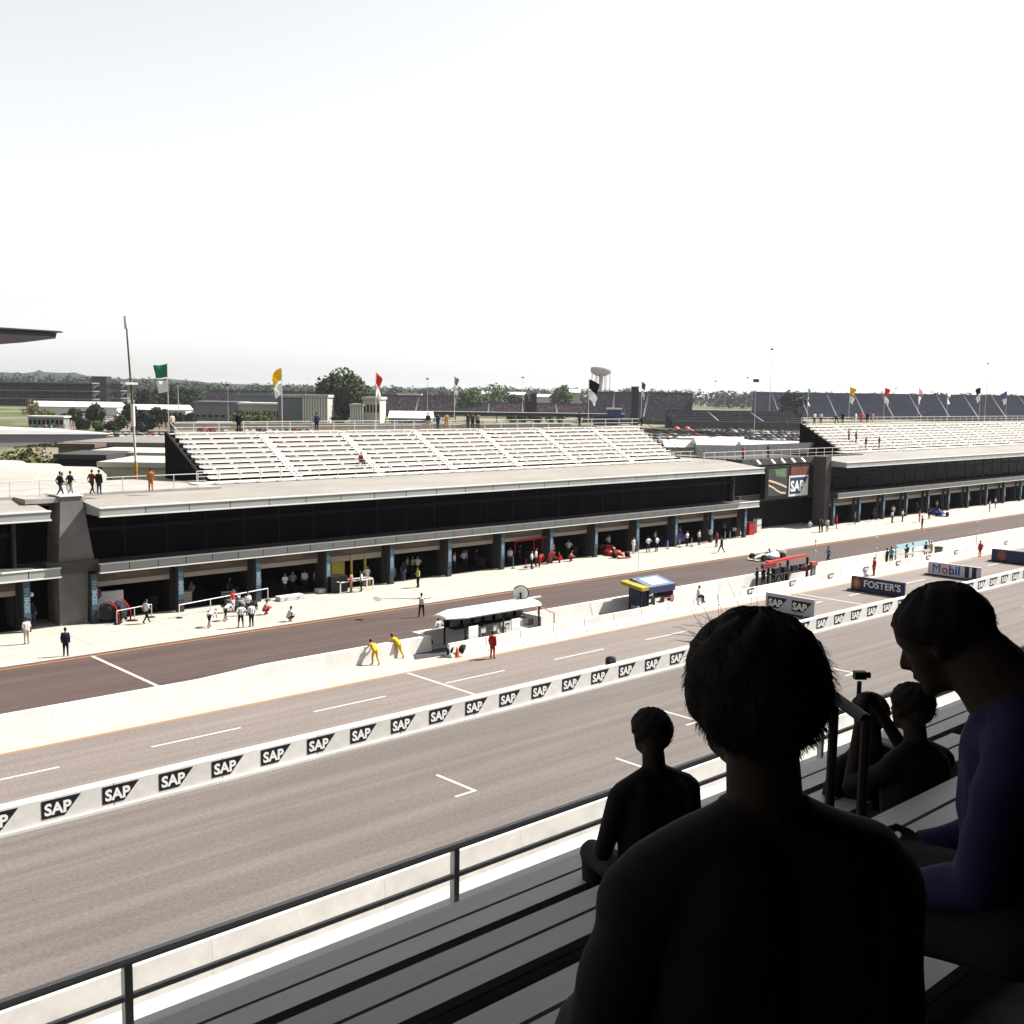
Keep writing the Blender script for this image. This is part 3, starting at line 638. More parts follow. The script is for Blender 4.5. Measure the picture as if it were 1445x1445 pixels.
P(1404, 717, 'work', -70, 'white', 'navy', 'person in white shirt, right of the pair at the right edge')
# along the pit wall
P(527, 937, 'lean', 85, 'yellow', 'yellow', 'person in yellow overalls leaning on the pit wall, left of two', fore='yellow')
P(559, 928, 'lean', 110, 'yellow', 'yellow', 'person in yellow overalls leaning on the pit wall, right of two', fore='yellow')
P(618.6, 907, 'hips', 90, 'white', 'black', 'person in striped white shirt and black trousers left of the white shelter')
P(694.8, 929.5, 'stand', 20, 'red', 'red', 'person in red overalls standing on the old pit road', fore='red')
P(1004, 851, 'sit', -40, 'white', 'black', 'person in white shirt sitting on the barrier', loc=(68.6, 52.15, .86))
for i, (x, y, po, hd, sh, lb) in enumerate((
        (1067.7, 829, 'work', 100, 'black', 'leftmost dark figure of the crew under the red beam'), (1076.7, 827.5, 'hips', 80, 'black', 'second dark figure of the crew under the red beam'),
        (1084, 826, 'stand', 120, 'charcoal', 'third dark figure of the crew under the red beam'), (1091, 824.5, 'work', 60, 'grey', 'grey figure in the middle of the crew under the red beam'),
        (1100, 822, 'walk', 100, 'black', 'dark striding figure of the crew under the red beam'), (1107, 820.5, 'bend', 20, 'maroon', 'dark red bending figure at right end of the crew'))):
    P(x, y, po, hd, sh, 'black', 'person, ' + lb, fore=sh)
P(1233, 812.5, 'stand', 150, 'red', 'red', 'person in red overalls standing against the logo barrier', fore='red')
P(1251, 798, 'stand', 90, 'black', 'black', 'person in black by the cyan screen, leftmost', fore='black')
P(1257, 796, 'work', 20, 'teal', 'charcoal', 'person in light teal top by the cyan screen')
P(1279, 792, 'work', 60, 'black', 'black', 'person in black between the two cyan screen posts', fore='black')
P(1305.8, 788, 'hips', 70, 'charcoal', 'navy', 'person in dark teal at right end of the cyan screen')
P(1314, 786, 'stand', 100, 'khaki', 'khaki', 'person in tan clothes with white cap by the grey bin', hair='white')
P(1382.6, 786, 'stand', 60, 'red', 'red', 'person in red overalls near the right edge of the old pit road', fore='red')
# on the terrace and the bleachers
P(62, 693, 'sit', 0, 'black', 'white', 'person in black top sitting on the terrace rail', loc=(29.6, 79.0, 9.55), fore='black')
P(85, 701, 'walk', 10, 'black', 'charcoal', 'person in black coat walking on the terrace, leftmost walker', z=8.93, fore='black')
P(99.5, 700, 'walk', 20, 'charcoal', 'grey', 'person in grey trousers walking behind the black coat on the terrace', z=8.93)
P(130, 697.5, 'walk', 30, 'maroon', 'charcoal', 'person in dark skirted clothes on the terrace, left of a pair', z=8.93)
P(140, 697.5, 'stand', 40, 'black', 'charcoal', 'person in wide black jacket on the terrace, right of a pair', z=8.93, fore='black')
P(213, 693.5, 'stand', 60, 'orange', 'orange', 'person in orange clothes near the left end of the bleachers', z=8.93)
TOPZ = 12.73
def on_top(px, *a, **k):
    d = ray(px, 604); Y = 88.45; X = d[0] * Y / d[1]
    P(px, 0, *a, loc=(X, Y, TOPZ), **k)
on_top(243, 'stand', 100, 'beige', 'charcoal', 'person in beige top at the left top corner of the bleachers')
on_top(337, 'stand', 60, 'black', 'black', 'person all in black on the top row, left of the tree', fore='black', size=1.04)
on_top(447, 'stand', 80, 'navy', 'black', 'person in navy on the top row below the big tree', fore='navy')
on_top(604, 'stand', 80, 'black', 'khaki', 'person in black top and khaki trousers on the top row', fore='black')
on_top(618, 'stand', 90, 'navy', 'navy', 'person in navy between the black and the orange one on the top row', fore='navy')
on_top(630, 'hips', 70, 'khaki', 'orange', 'person in orange clothes with bent arms on the top row')
on_top(660.5, 'stand', 90, 'black', 'charcoal', 'person in black, left of the trio on the top row')
on_top(667, 'stand', 80, 'charcoal', 'black', 'person in charcoal, middle of the trio on the top row')
on_top(674.5, 'work', 60, 'grey', 'black', 'person in grey, right of the trio on the top row')
on_top(817.5, 'walk', 0, 'charcoal', 'black', 'person striding along the top row of the bleachers')
on_top(906, 'bend', 10, 'black', 'black', 'person in black bending at the right top corner of the bleachers', fore='black')
P(0, 0, 'sit', -90, 'maroon', 'black', 'person in dark red sitting alone low on the near bleachers', loc=(58.4, 83.2, 10.1))
for px, po, sh, lg, lb in ((1149, 'stand', 'white', 'charcoal', 'person in white at the left top corner of the farther bleachers'), (1158, 'stand', 'pale', 'maroon', 'person in pale top second on the farther top row'), (1179, 'bend', 'charcoal', 'black', 'person in dark clothes bending on the farther top row'),
                           (1188.5, 'stand', 'black', 'black', 'person in black on the farther top row'), (1207, 'stand', 'white', 'white', 'person all in white on the farther top row'), (1215, 'hips', 'red', 'red', 'person in red on the farther top row'), (1223.5, 'stand', 'black', 'charcoal', 'person in black right of the red one on the farther top row'), (1231, 'stand', 'pink', 'beige', 'person in pink on the farther top row')):
    on_top(px, po, random.uniform(40, 140), sh, lg, lb)
for x, r, sh, lb in ((145.4, 3, 'khaki', 'person in tan on the farther bleachers, upper left'), (146.2, 2, 'maroon', 'person in dark red on the farther bleachers, left of middle'), (146.6, 0, 'black', 'person in black low on the farther bleachers, left of two'), (150.4, 0, 'charcoal', 'person in charcoal low on the farther bleachers, right of two')):
    P(0, 0, 'stand', -90, sh, 'charcoal', lb, loc=(x, 82.15 + .7 * r, 9.3 + .385 * r))
P(0, 0, 'stand', -90, 'red', 'charcoal', 'person in red on the link deck left of the screen', loc=(112.5, 79.4, 8.92))
P(0, 0, 'stand', -90, 'charcoal', 'black', 'person in dark clothes on the link deck above the screen', loc=(118.0, 79.5, 8.92))
# lollipop sign held by the person on the lane
lp = LOL.location; a = R_(60)
hx = Vector((math.cos(a) * .0 - math.sin(a) * .78, math.sin(a) * .0 + math.cos(a) * .78, 1.43))
t = thing('lollipop_sign', 'long thin pole with a round grey board held out over the apron', 'sign', lp + hx)
dv = Vector((-math.sin(a), math.cos(a), .02))
obj('pole', MB().tube(-dv * .5, dv * 2.2, .018), M_dark, t, (0, 0, 0), local=True)
obj('disc', MB().lathe([(.30, -.012), (.30, .012)], (0, 0, 0), 18, 'z'), mat('lollipop_grey', (.16, .15, .15), .6, .3), t, tuple(dv * 2.5), (R_(25), 0, 0), local=True)

# ---------------------------------------------------------------- racing cars
M_tyre = mat('tyre_rubber', (.012, .012, .013), .8, .2); M_rim = mat('wheel_rim', (.25, .25, .26), .4, .5, metal=.6); M_carbon = mat('carbon_black', (.012, .012, .014), .5, .3)
def loft(secs):
    """secs: (x, halfwidth, z0, z1, round) cross-sections joined into one smooth hull"""
    mb = MB(); n = 10; vs_ = []
    for x, hw, z0, z1, *_ in secs:
        for k in range(n):
            t = 2 * math.pi * (k + .5) / n; c, s = math.cos(t), math.sin(t)
            c = math.copysign(abs(c) ** .6, c); s = math.copysign(abs(s) ** .6, s)
            vs_.append((x, hw * c, (z0 + z1) / 2 + (z1 - z0) / 2 * s))
    fs = [(i * n + k, i * n + (k + 1) % n, (i + 1) * n + (k + 1) % n, (i + 1) * n + k) for i in range(len(secs) - 1) for k in range(n)]
    fs += [tuple(range(n - 1, -1, -1)), tuple(range((len(secs) - 1) * n, len(secs) * n))]
    return mb.add(vs_, fs)
def race_car(loc, heading, paint, label, accent):
    t = thing('racing_car', label, 'racing car', loc, R_(heading)); L = dict(local=True, loc=(0, 0, 0))
    obj('nose', loft([(2.25, .06, .22, .30), (1.9, .12, .20, .40), (1.3, .19, .20, .52), (.8, .25, .14, .60)]), paint, t, smooth=True, **L)
    b = obj('body', loft([(.8, .25, .10, .60), (.35, .30, .08, .62), (-.1, .34, .08, .60), (-.6, .36, .08, .72), (-1.2, .30, .08, .66), (-1.8, .18, .12, .45), (-2.1, .12, .15, .38)]), paint, t, smooth=True, **L)
    obj('cockpit', MB().box((-.15, -.22, .56), (.42, .22, .63)), M_carbon, b, **L)
    obj('engine_cover', loft([(-.2, .12, .6, .95), (-.5, .14, .6, 1.0), (-1.2, .10, .5, .82), (-1.9, .05, .35, .52)]), paint, b, smooth=True, **L)
    for s in (1, -1):
        obj('sidepod', loft([(.35, .10, .12, .45), (.2, .24, .08, .55), (-.5, .27, .08, .55), (-1.2, .18, .08, .42), (-1.5, .08, .1, .3)]), paint, t, loc=(0, s * .50, 0), local=True, smooth=True)
        for x, w in ((1.55, .16), (-1.55, .19)):
            wh = obj('wheel', MB().lathe([(.20, -w), (.31, -w), (.33, -w * .7), (.33, w * .7), (.31, w), (.20, w)], (0, 0, 0), 18, 'y'), M_tyre, t, (x, s * (.74 if x > 0 else .71), .33), local=True, smooth=False)
            obj('rim', MB().lathe([(.08, -w * .9), (.2, -w * .95), (.2, w * .95), (.08, w * .9)], (0, 0, 0), 14, 'y'), M_rim, wh, (0, 0, 0), local=True)
            obj('suspension_arm', MB().tube((x, s * .2, .35), (x - .1, s * .62, .33), .018).tube((x + .3, s * .2, .28), (x, s * .62, .28), .015), M_carbon, t, **L)
    fwg = obj('front_wing', MB().box((1.95, -.7, .09), (2.35, .7, .12)).box((1.9, -.71, .07), (2.4, -.69, .24)).box((1.9, .69, .07), (2.4, .71, .24)), accent, t, **L)
    obj('rear_wing', MB().box((-2.35, -.5, .78), (-1.98, .5, .82)).box((-2.3, -.5, .60), (-2.05, .5, .63)).box((-2.38, -.52, .35), (-1.95, -.49, .86)).box((-2.38, .49, .35), (-1.95, .52, .86)), accent, t, **L)
    obj('roll_hoop', MB().box((-.32, -.07, .9), (-.18, .07, 1.08)), M_carbon, b, **L)
    obj('helmet', MB().ell((.05, 0, .74), (.14, .12, .14)), mat('helmet_white', (.6, .6, .6), .3, .5), b, smooth=True, **L)
    return t
M_cwhite = mat('car_white', (.66, .66, .66), .3, .5); M_csil = mat('car_silver', (.22, .23, .24), .3, .5); M_cred = mat('car_red', (.55, .035, .012), .3, .5); M_cblue = mat('car_blue', (.015, .03, .28), .3, .5)
race_car(G(1083, 789), 176, M_cwhite, 'white open-wheel racing car driving along the pit lane', M_cwhite)
race_car(G(336, 856), -100, M_csil, 'silver grey racing car poking out of a garage nose first', M_cwhite)
race_car(G(866, 784), -110, M_cred, 'bright red racing car nose at a garage door', M_cred)
race_car(G(1325, 727), -140, M_cblue, 'blue racing car outside the farther garages', M_cblue)

# crew and kit glimpsed inside the garages
rr_ = random.Random(12)
nth = ('first', 'second', 'third', 'fourth', 'fifth', 'sixth', 'seventh', 'eighth', 'ninth', 'tenth', 'eleventh', 'twelfth', 'thirteenth', 'fourteenth')
for k in range(12):
    xc = 30.4 + BAY * (k + .5)
    for q in range(2 if k not in (0, 3) else 1):
        sh = rr_.choice(('white', 'white', 'grey', 'pale', 'navy'))
        P(0, 0, rr_.choice(('stand', 'work', 'hips')), rr_.uniform(-150, -30), sh, rr_.choice(('black', 'navy', 'charcoal')), 'crew member in %s top in the shade of the %s near garage, %s' % (sh, nth[k], ('left side', 'right side')[q]), loc=(xc + (-1.3, 1.5)[q] + rr_.uniform(-.5, .5), rr_.uniform(77.4, 78.6), .015))
for k in range(11):
    xc = 127.6 + BAY * (k + .5); sh = rr_.choice(('white', 'white', 'red', 'navy', 'pale'))
    P(0, 0, rr_.choice(('stand', 'work', 'walk')), rr_.uniform(-150, -30), sh, rr_.choice(('black', 'navy')), 'crew member in %s top at the %s farther garage' % (sh, nth[k]), loc=(xc + rr_.uniform(-1.5, 1.5), rr_.uniform(75.2, 77.4), .015))
for k in range(12):
    if k in (2, 4, 8, 10): continue
    x = 30.4 + BAY * (k + 1) - rr_.uniform(.9, 1.4); y = rr_.uniform(77.2, 77.8)
    t = thing('tyre_stack', 'stack of black tyres at the right side of the %s near garage' % nth[k], 'tyres', (x, y, .012))
    for j in range(3): obj('tyre', MB().lathe([(.18, 0), (.31, .01), (.33, .08), (.33, .26), (.31, .33), (.18, .34)], (0, 0, .35 * j), 16), M_tyre, t, (0, 0, 0), local=True)
for k, c in ((0, 'navy'), (1, 'grey'), (4, 'navy'), (5, 'grey'), (6, 'maroon'), (7, 'red'), (9, 'blue'), (11, 'teal')):
    x = 30.4 + BAY * k + 1.3
    t = thing('tool_chest', '%s tool chest at the left side of the %s near garage' % (c, nth[k]), 'tool chest', (x, 77.6, .012))
    b = obj('case', MB().box((-.6, 0, .1), (.6, .6, 1.1)), cloth(c), t, (0, 0, 0), local=True)
    for j in range(4): obj('drawer', MB().box((-.55, -.03, .16 + .23 * j), (.55, -.003, .35 + .23 * j)), cloth('grey' if c != 'grey' else 'pale'), b, (0, 0, 0), local=True)

# ---------------------------------------------------------------- equipment on the apron
def rail_barrier(p0, p1, n, label, m_, h=.95):
    t = thing('barrier_rail', label, 'barrier', p0)
    d = (p1 - p0)
    obj('bar', MB().tube(p0 + Vector((0, 0, h)), p1 + Vector((0, 0, h)), .035), m_, t)
    for i in range(n):
        q = p0 + d * (i / (n - 1)); obj('post', MB().tube(q, q + Vector((0, 0, h)), .035), m_, t)
        obj('foot', MB().lathe([(.26, 0.004), (.26, .03), (.12, .07)], tuple(q), 12), M_dark, t)
rail_barrier(G(253, 872), G(378, 847), 4, 'long white post and rail barrier before the silver car', M_letter)
rail_barrier(G(165, 881), G(214, 871), 3, 'short pale rail barrier near the first garage', M_alum2)
for k, (px, py, c, h, lb) in enumerate(((742, 801.5, 'red', .9, 'thin red stanchion left of the person before the red garage'), (942, 774.5, 'white', .95, 'white stanchion left of the blue car cover'), (959, 772.5, 'white', .95, 'white stanchion in front of the blue car cover'),
                                       (976, 771, 'white', .95, 'white stanchion right of the blue car cover'), (724, 802, 'grey', 1.2, 'tall thin grey stand before the red garage'), (1023, 761, 'white', .9, 'white stanchion near the pale end column, left of two'), (1030, 760, 'white', .9, 'white stanchion near the pale end column, right of two'))):
    p = G(px, py); t = thing('stanchion', lb, 'stanchion', p)
    obj('post', MB().tube(p, p + Vector((0, 0, h)), .045, .03), cloth(c), t); obj('foot', MB().lathe([(.22, 0.004), (.22, .03), (.06, .08)], tuple(p), 12), M_dark, t)
# white trolley with legs
p = G(480, 838); t = thing('equipment_trolley', 'white tubular trolley frame on the apron', 'trolley', p)
obj('frame', MB().box((p.x, p.y, .88), (p.x + 3.4, p.y + .08, .95)).box((p.x, p.y + .9, .88), (p.x + 3.4, p.y + .98, .95)).box((p.x, p.y, .88), (p.x + .08, p.y + .98, .95)).box((p.x + 3.3, p.y, .88), (p.x + 3.4, p.y + .98, .95)), M_letter, t)
for dx, dy in ((.03, .03), (1.0, .03), (3.3, .03), (.03, .9), (3.3, .9)): obj('leg', MB().box((p.x + dx, p.y + dy, 0.004), (p.x + dx + .07, p.y + dy + .07, .88)), M_letter, t)
obj('case', MB().box((p.x - .5, p.y + .5, 0.02), (p.x + 1.1, p.y + 1.6, 1.35)), M_dark, t)
# yellow gantry posts
p = G(494, 829); t = thing('yellow_gantry', 'yellow two-post gantry and panel in a garage mouth', 'gantry', p)
for dx in (.1, 1.5): obj('post', MB().box((p.x + dx, p.y, 0.004), (p.x + dx + .16, p.y + .16, 2.75)), mat('gantry_yellow', (.40, .33, .03), .5, .3), t)
obj('panel', MB().box((p.x - 1.5, p.y + .5, .9), (p.x - .2, p.y + .6, 2.35)), mat('gantry_yellow', (), 0), t)
obj('base', MB().box((p.x + 1.3, p.y - .1, .004), (p.x + 2.1, p.y + .4, .7)), mat('gantry_yellow', (), 0), t)
# pale cabinet in the third garage, blue curtain, yellow box, screens
def crate(px, py, w, d, h, c, name, label, cat, lid=True):
    p = G(px, py); t = thing(name, label, cat, p)
    b = obj('case', MB().box((p.x - w / 2, p.y, .02), (p.x + w / 2, p.y + d, h)), c if not isinstance(c, str) else cloth(c), t)
    if lid: obj('lid', MB().box((p.x - w / 2 - .03, p.y - .03, h + .002), (p.x + w / 2 + .03, p.y + d + .03, h + .07)), M_dark, t)
    for s in (-1, 1): obj('handle', MB().box((p.x + s * w * .25 - .1, p.y - .05, h * .55), (p.x + s * w * .25 + .1, p.y - .003, h * .6)), M_dark, t)
    return t
crate(448, 825, 2.3, .6, 2.15, 'white', 'cabinet', 'pale tall cabinet inside the third garage', 'cabinet')
crate(553, 815, .9, .5, .75, mat('gantry_yellow', (), 0), 'tool_box', 'small yellow box in a garage beside a blue curtain', 'box')
crate(535, 812, 2.6, .3, 2.1, 'purple', 'curtain_screen', 'deep blue curtain screen inside a garage', 'screen', False)
crate(157, 871, 1.9, .3, 1.9, 'white', 'garage_panel', 'white panel just inside the first garage', 'panel', False)
crate(1061, 755, 1.1, .8, 1.5, 'red', 'service_cart', 'red service cart beside the pale end column', 'cart')
crate(1071, 752, .9, .6, 1.7, 'white', 'fuel_pump', 'white pump cabinet next to the red service cart', 'pump')
crate(874, 768, 2.6, .4, 1.5, 'white', 'garage_panel', 'white panel beside a blue column near the car cover', 'panel', False)
crate(1322, 712, 2.6, .4, 1.9, 'grey', 'garage_panel', 'grey panel in a farther garage behind the blue car', 'panel', False)
crate(1340, 710, 2.6, .4, 1.9, 'pale', 'garage_panel', 'pale panel in a farther garage right of the blue car', 'panel', False)
crate(413, 847, 2.2, .8, .35, 'white', 'jack_trolley', 'low white jack trolley at the foot of a blue column', 'trolley', False)
crate(465, 836, 2.0, .7, .35, 'white', 'jack_trolley', 'low white jack trolley left of the tubular trolley', 'trolley', False)
# dark covered tool trolleys and red airline stands by the first column
for k, (px, py, lb) in enumerate(((153, 877, 'dark covered tool trolley beside the first blue column, left of two'), (168, 876, 'dark covered tool trolley beside the first blue column, right of two'))):
    p = G(px, py); t = thing('tool_trolley', lb, 'trolley', p)
    obj('cover', loft([(-.8, .5, .25, 1.5), (-.6, .6, .15, 1.75), (.5, .6, .15, 1.7), (.8, .45, .3, 1.3)]), mat('tarp_grey', (.022, .023, .030), .8, .2, var=.4, vscale=2), t, (0, 0, 0), (0, 0, R_(50)), local=True, scale=.8)
    for dx in (-.5, .5): obj('wheel', MB().lathe([(.12, -.04), (.12, .04)], (dx, 0, .125), 12, 'y'), M_tyre, t, (0, 0, 0), local=True)
for k, (px, py, lb) in enumerate(((167, 879, 'bent red hose stand near the first garage, left of two'), (184, 876, 'bent red hose stand near the first garage, right of two'))):
    p = G(px, py); t = thing('hose_stand', lb, 'stand', p)
    obj('hose', MB().path([(0, 0, .05), (.05, 0, .6), (-.15, 0, 1.1), (-.45, 0, 1.5), (-.6, 0, 1.55)], .06, 8), cloth('red'), t, (0, 0, 0), (0, 0, R_(-40)), local=True)
    obj('foot', MB().lathe([(.28, .004), (.28, .05)], (0, 0, 0), 12), M_dark, t, (0, 0, 0), local=True)
p = AY(132.5, 838, 76.3); t = thing('hose_reel', 'round red hose reel on the garage wall', 'hose reel', p)
obj('drum', MB().lathe([(.16, -.12), (.5, -.12), (.5, 0), (.16, 0)], (0, 0, 0), 20, 'y'), mat('reel_red', (.11, .02, .02), .6, .3), t, (0, 0, 0), local=True)
obj('hub', MB().lathe([(.14, -.16), (.14, 0)], (0, 0, 0), 12, 'y'), M_dark, t, (0, 0, 0), local=True)
p = AY(44, 839, 76.2); t = thing('hanging_lamp', 'round white lamp hanging under the left canopy', 'lamp', p)
obj('globe', MB().ell((0, 0, 0), (.16, .16, .17)), M_letter, t, (0, 0, 0), local=True); obj('cord', MB().tube((0, 0, .15), (0, 0, .9), .015), M_dark, t, (0, 0, 0), local=True)
# blue car cover under the columns
p = G(948, 768); t = thing('covered_car', 'low car under a deep blue cover outside a garage', 'covered car', p, R_(10))
obj('cover', loft([(-2.6, .5, .02, .35), (-1.6, .95, .02, .8), (-.6, 1.0, .02, 1.45), (.5, 1.0, .02, 1.7), (1.4, .95, .02, 1.1), (2.3, .7, .02, .6), (2.7, .4, .02, .3)]), mat('cover_blue', (.018, .015, .12), .6, .3, var=.3, vscale=1.5), t, (0, 0, 0), local=True, smooth=True)
obj('hem', MB().box((-2.3, -.9, .005), (2.2, .9, .03)), M_dark, t, (0, 0, 0), local=True)
# red awning in the eighth garage
t = thing('red_awning', 'thin red frame hanging in a garage mouth', 'frame', AY(733, 780, 76.2))
a = AY(727, 764, 76.25); b = AY(775, 757, 76.25)
obj('beam', MB().tube(a, b, .09), cloth('red'), t)
for q in (a, a.lerp(b, .55), a.lerp(b, .8), b): obj('hanger', MB().tube(q, q - Vector((0, 0, 1.2)), .04), cloth('red'), t)

# ---------------------------------------------------------------- pit wall timing stands
def timing_white():
    x0, x1 = 45.1, 51.9
    t = thing('timing_stand', 'pit wall shelter with a long rounded white roof and dark screens', 'shelter', (50, 54, 0))
    M_wr = mat('shelter_white', (.66, .65, .62), .5, .3, var=.04, vscale=1)
    prof = [(52.6, 2.42), (52.9, 2.66), (53.7, 2.78), (54.5, 2.68), (55.1, 2.42), (55.0, 2.30), (52.7, 2.30)]
    r = obj('roof', MB().prism(prof, x0, x1, 'x'), M_wr, t)
    n = len(prof); tip = [(x0 - 1.2, y * .55 + 53.8 * .45, 2.32 + (z - 2.3) * .5) for y, z in prof]
    obj('roof_nose', MB().add([(x0 - .003, y, z) for y, z in prof] + tip, [tuple(range(n, 2 * n))] + [(i, n + i, n + (i + 1) % n, (i + 1) % n) for i in range(n)]), M_wr, r)
    w = (x1 - x0) / 4
    for i in range(4): obj('roof_rib', MB().prism([(y * 1.0, z + .012) for y, z in prof[1:4]] + [(y, z + .03) for y, z in reversed(prof[1:4])], x0 + (i + .5) * w, x0 + (i + .5) * w + .06, 'x'), M_flange, r)
    for x in (x0 + .1, (x0 + x1) / 2, x1 - .1):
        for y in (52.75, 54.85): obj('post', MB().box((x - .05, y, 0), (x + .05, y + .08, 2.31)), M_dark, t)
    obj('back_panel', MB().box((x0, 54.65, 1.3), (x1, 54.72, 2.3)), M_dark, t)
    obj('desk', MB().box((x0 + .2, 53.9, 1.25), (x1 - .2, 54.6, 1.33)), M_dark, t)
    for i in range(7):
        x = x0 + .5 + i * .95
        obj('monitor', MB().box((x - .32, 54.2, 1.42), (x + .32, 54.5, 1.95)), mat('monitor', (.03, .035, .05), .25, .5), t)
    obj('platform', MB().box((x0, 52.6, .35), (x1, 53.72, .45)), M_alum2, t)
    for i in range(6):
        x = x0 + .7 + i * 1.08
        s = obj('seat', MB().box((x - .2, 52.95, .95), (x + .2, 53.35, 1.02)).box((x - .2, 52.92, 1.0), (x + .2, 52.98, 1.4)), cloth('white' if i < 4 else 'charcoal'), t)
        obj('pedestal', MB().tube((x, 53.15, .45), (x, 53.15, .95), .04), M_alum2, s)
    for x in (x0 + .15, x0 + 3.9): obj('door_panel', MB().box((x, 52.5, .3), (x + .8, 52.56, 1.75)), M_letter, t)
    obj('end_panel', MB().box((x1 + .05, 52.7, .4), (x1 + .1, 54.6, 1.5)), M_letter, t)
    obj('strut', MB().tube((x1 + .1, 52.8, 1.0), (x1 + 1.2, 54.5, 2.2), .04).tube((x1, 52.7, 2.2), (x1 + 1.3, 52.7, 1.6), .04).tube((x1 + 1.3, 52.7, 1.6), (x1 + 1.3, 52.7, .1), .04), cloth('pink'), t)
    obj('roof_arm', MB().box((x1 - .3, 53.7, 2.72), (x1 + 1.0, 53.85, 2.8)), M_flange, t)
    t.scale = (1, 1, .91)
    return t
timing_white()
p = Vector((51.1, 53.9, 2.5)); t = thing('satellite_dish', 'round white dish with black rim on the white shelter roof', 'dish', p)
obj('dish', MB().lathe([(.03, .16), (.30, .10), (.50, -.02), (.50, -.05), (.1, .05)], (0, 0, 0), 20, 'y'), M_letter, t, (0, .0, .42), (R_(10), 0, R_(-43)), local=True)
obj('rim', MB().path([(.53 * math.cos(a), 0, .53 * math.sin(a)) for a in np.linspace(-1.2, 2.6, 16)], .05, 8), M_dark, t, (0.03, .03, .42), (R_(10), 0, R_(-43)), local=True)
obj('feed', MB().ell((0, 0, 0), (.09, .09, .09), 8, 6), M_dark, t, (-.13, -.14, .44), local=True)
obj('mount', MB().tube((0, 0, -.1), (0, 0, .4), .05), M_dark, t, (0, 0, 0), local=True)
# blue and yellow stand
x0, x1 = 62.5, 66.5
t = thing('timing_stand', 'pit wall shelter with a blue roof and a yellow left end', 'shelter', (66, 54, 0))
Mb = mat('stand_blue', (.028, .036, .10), .5, .3); My = mat('stand_yellow', (.36, .28, .03), .5, .3)
r = obj('roof', MB().prism([(52.8, 2.15), (54.9, 2.5), (55.0, 2.7), (54.6, 2.95), (52.7, 2.45)], x0 + .9, x1, 'x'), mat('stand_roof_blue', (.10, .14, .24), .5, .3), t)
obj('roof_sheet', MB().add([(x0 + 1.5, 53.0, 2.545), (x1 - .5, 53.0, 2.545), (x1 - .5, 54.3, 2.89), (x0 + 1.5, 54.3, 2.89)], [(0, 1, 2, 3)]), mat('pale_sheet', (.40, .50, .58), .5, .3), r)
obj('yellow_end', MB().prism([(52.75, 2.2), (54.9, 2.5), (54.9, 2.8), (52.75, 2.48)], x0 + .05, x0 + .88, 'x'), My, t)
for x, y in ((x0 + .2, 52.9), (x0 + 1.0, 52.9), (x1 - .1, 52.9), (x0 + 1.0, 54.7), (x1 - .1, 54.7)): obj('post', MB().box((x - .08, y, .004), (x + .08, y + .1, 2.3)), M_dark if x < 64.0 else Mb, t)
obj('back_panel', MB().box((x0 + 1.1, 54.72, 1.4), (x1 - .2, 54.78, 2.4)), Mb, t)
obj('front_band', MB().box((x0 + .9, 52.74, 1.85), (x1, 52.8, 2.16)), Mb, t)
obj('end_panel', MB().box((x1 - .06, 53.0, .9), (x1, 54.7, 2.2)), cloth('grey'), t); obj('side_panel', MB().box((x0 + .9, 53.0, .6), (x0 + .96, 54.7, 2.2)), Mb, t)
obj('counter', MB().box((x0 + 1.1, 53.9, 1.0), (x1 - .1, 54.6, 1.1)), cloth('pale'), t)
for i in range(3):
    x = x0 + 1.5 + i * 1.15; obj('monitor', MB().box((x - .3, 54.2, 1.3), (x + .3, 54.5, 1.75)), MATS['monitor'], t)
    obj('seat', MB().box((x - .22, 52.9, .85), (x + .22, 53.3, .92)).box((x - .22, 52.85, .9), (x + .22, 52.9, 1.35)), cloth('charcoal' if i < 2 else 'pink'), t)
obj('platform', MB().box((x0 + .9, 52.65, .35), (x1, 53.7, .42)), M_alum2, t)
t.scale = (1, 1, .87)
obj('aerial', MB().tube((x0 + 1.0, 54.0, 2.5), (x0 + 1.0, 54.0, 6.6), .025, .012), M_alum2, t)
obj('side_frame', MB().tube((x1 - .1, 52.9, 1.2), (x1 - .1, 54.7, 1.2), .035).tube((x1 - .1, 52.9, 1.2), (x1 - 1.6, 52.9, 1.2), .035).tube((x1 - 1.6, 52.9, 1.2), (x1 - 1.6, 52.9, .45), .035), cloth('pink'), t)
# red beam stand
t = thing('timing_stand', 'pit wall gantry with a long bright red overhead beam', 'gantry', (85, 55, 0))
M_rb = mat('gantry_red', (.50, .03, .02), .5, .3)
obj('beam', MB().prism([(81.8, 2.35), (88.0, 2.55), (88.0, 2.72), (85, 2.70), (81.8, 2.6)], 54.6, 54.9, 'y'), M_rb, t)
obj('beam_end', MB().box((80.6, 54.3, 2.0), (82.6, 54.58, 2.5)), mat('gantry_darkred', (.18, .015, .015), .5, .3), t)
for x in (81.6, 84.6, 87.8): obj('post', MB().box((x, 54.4, .004), (x + .12, 54.6, 2.46)), M_dark, t)
obj('desk', MB().box((82, 54.0, 1.1), (87.5, 54.9, 1.2)), M_dark, t)
for i in range(4): obj('monitor', MB().box((82.4 + i * 1.4, 54.3, 1.2), (83.3 + i * 1.4, 54.6, 1.8)), M_dark, t)
t.scale = (1, 1, .82)
obj('flag_roll', loft([(-.8, .1, 0, .3), (-.4, .3, -.1, .6), (.4, .3, -.1, .6), (.9, .05, .1, .3)]), mat('bag_maroon', (.05, .012, .015), .8, .2), t, (87.2, 54.3, 1.1))
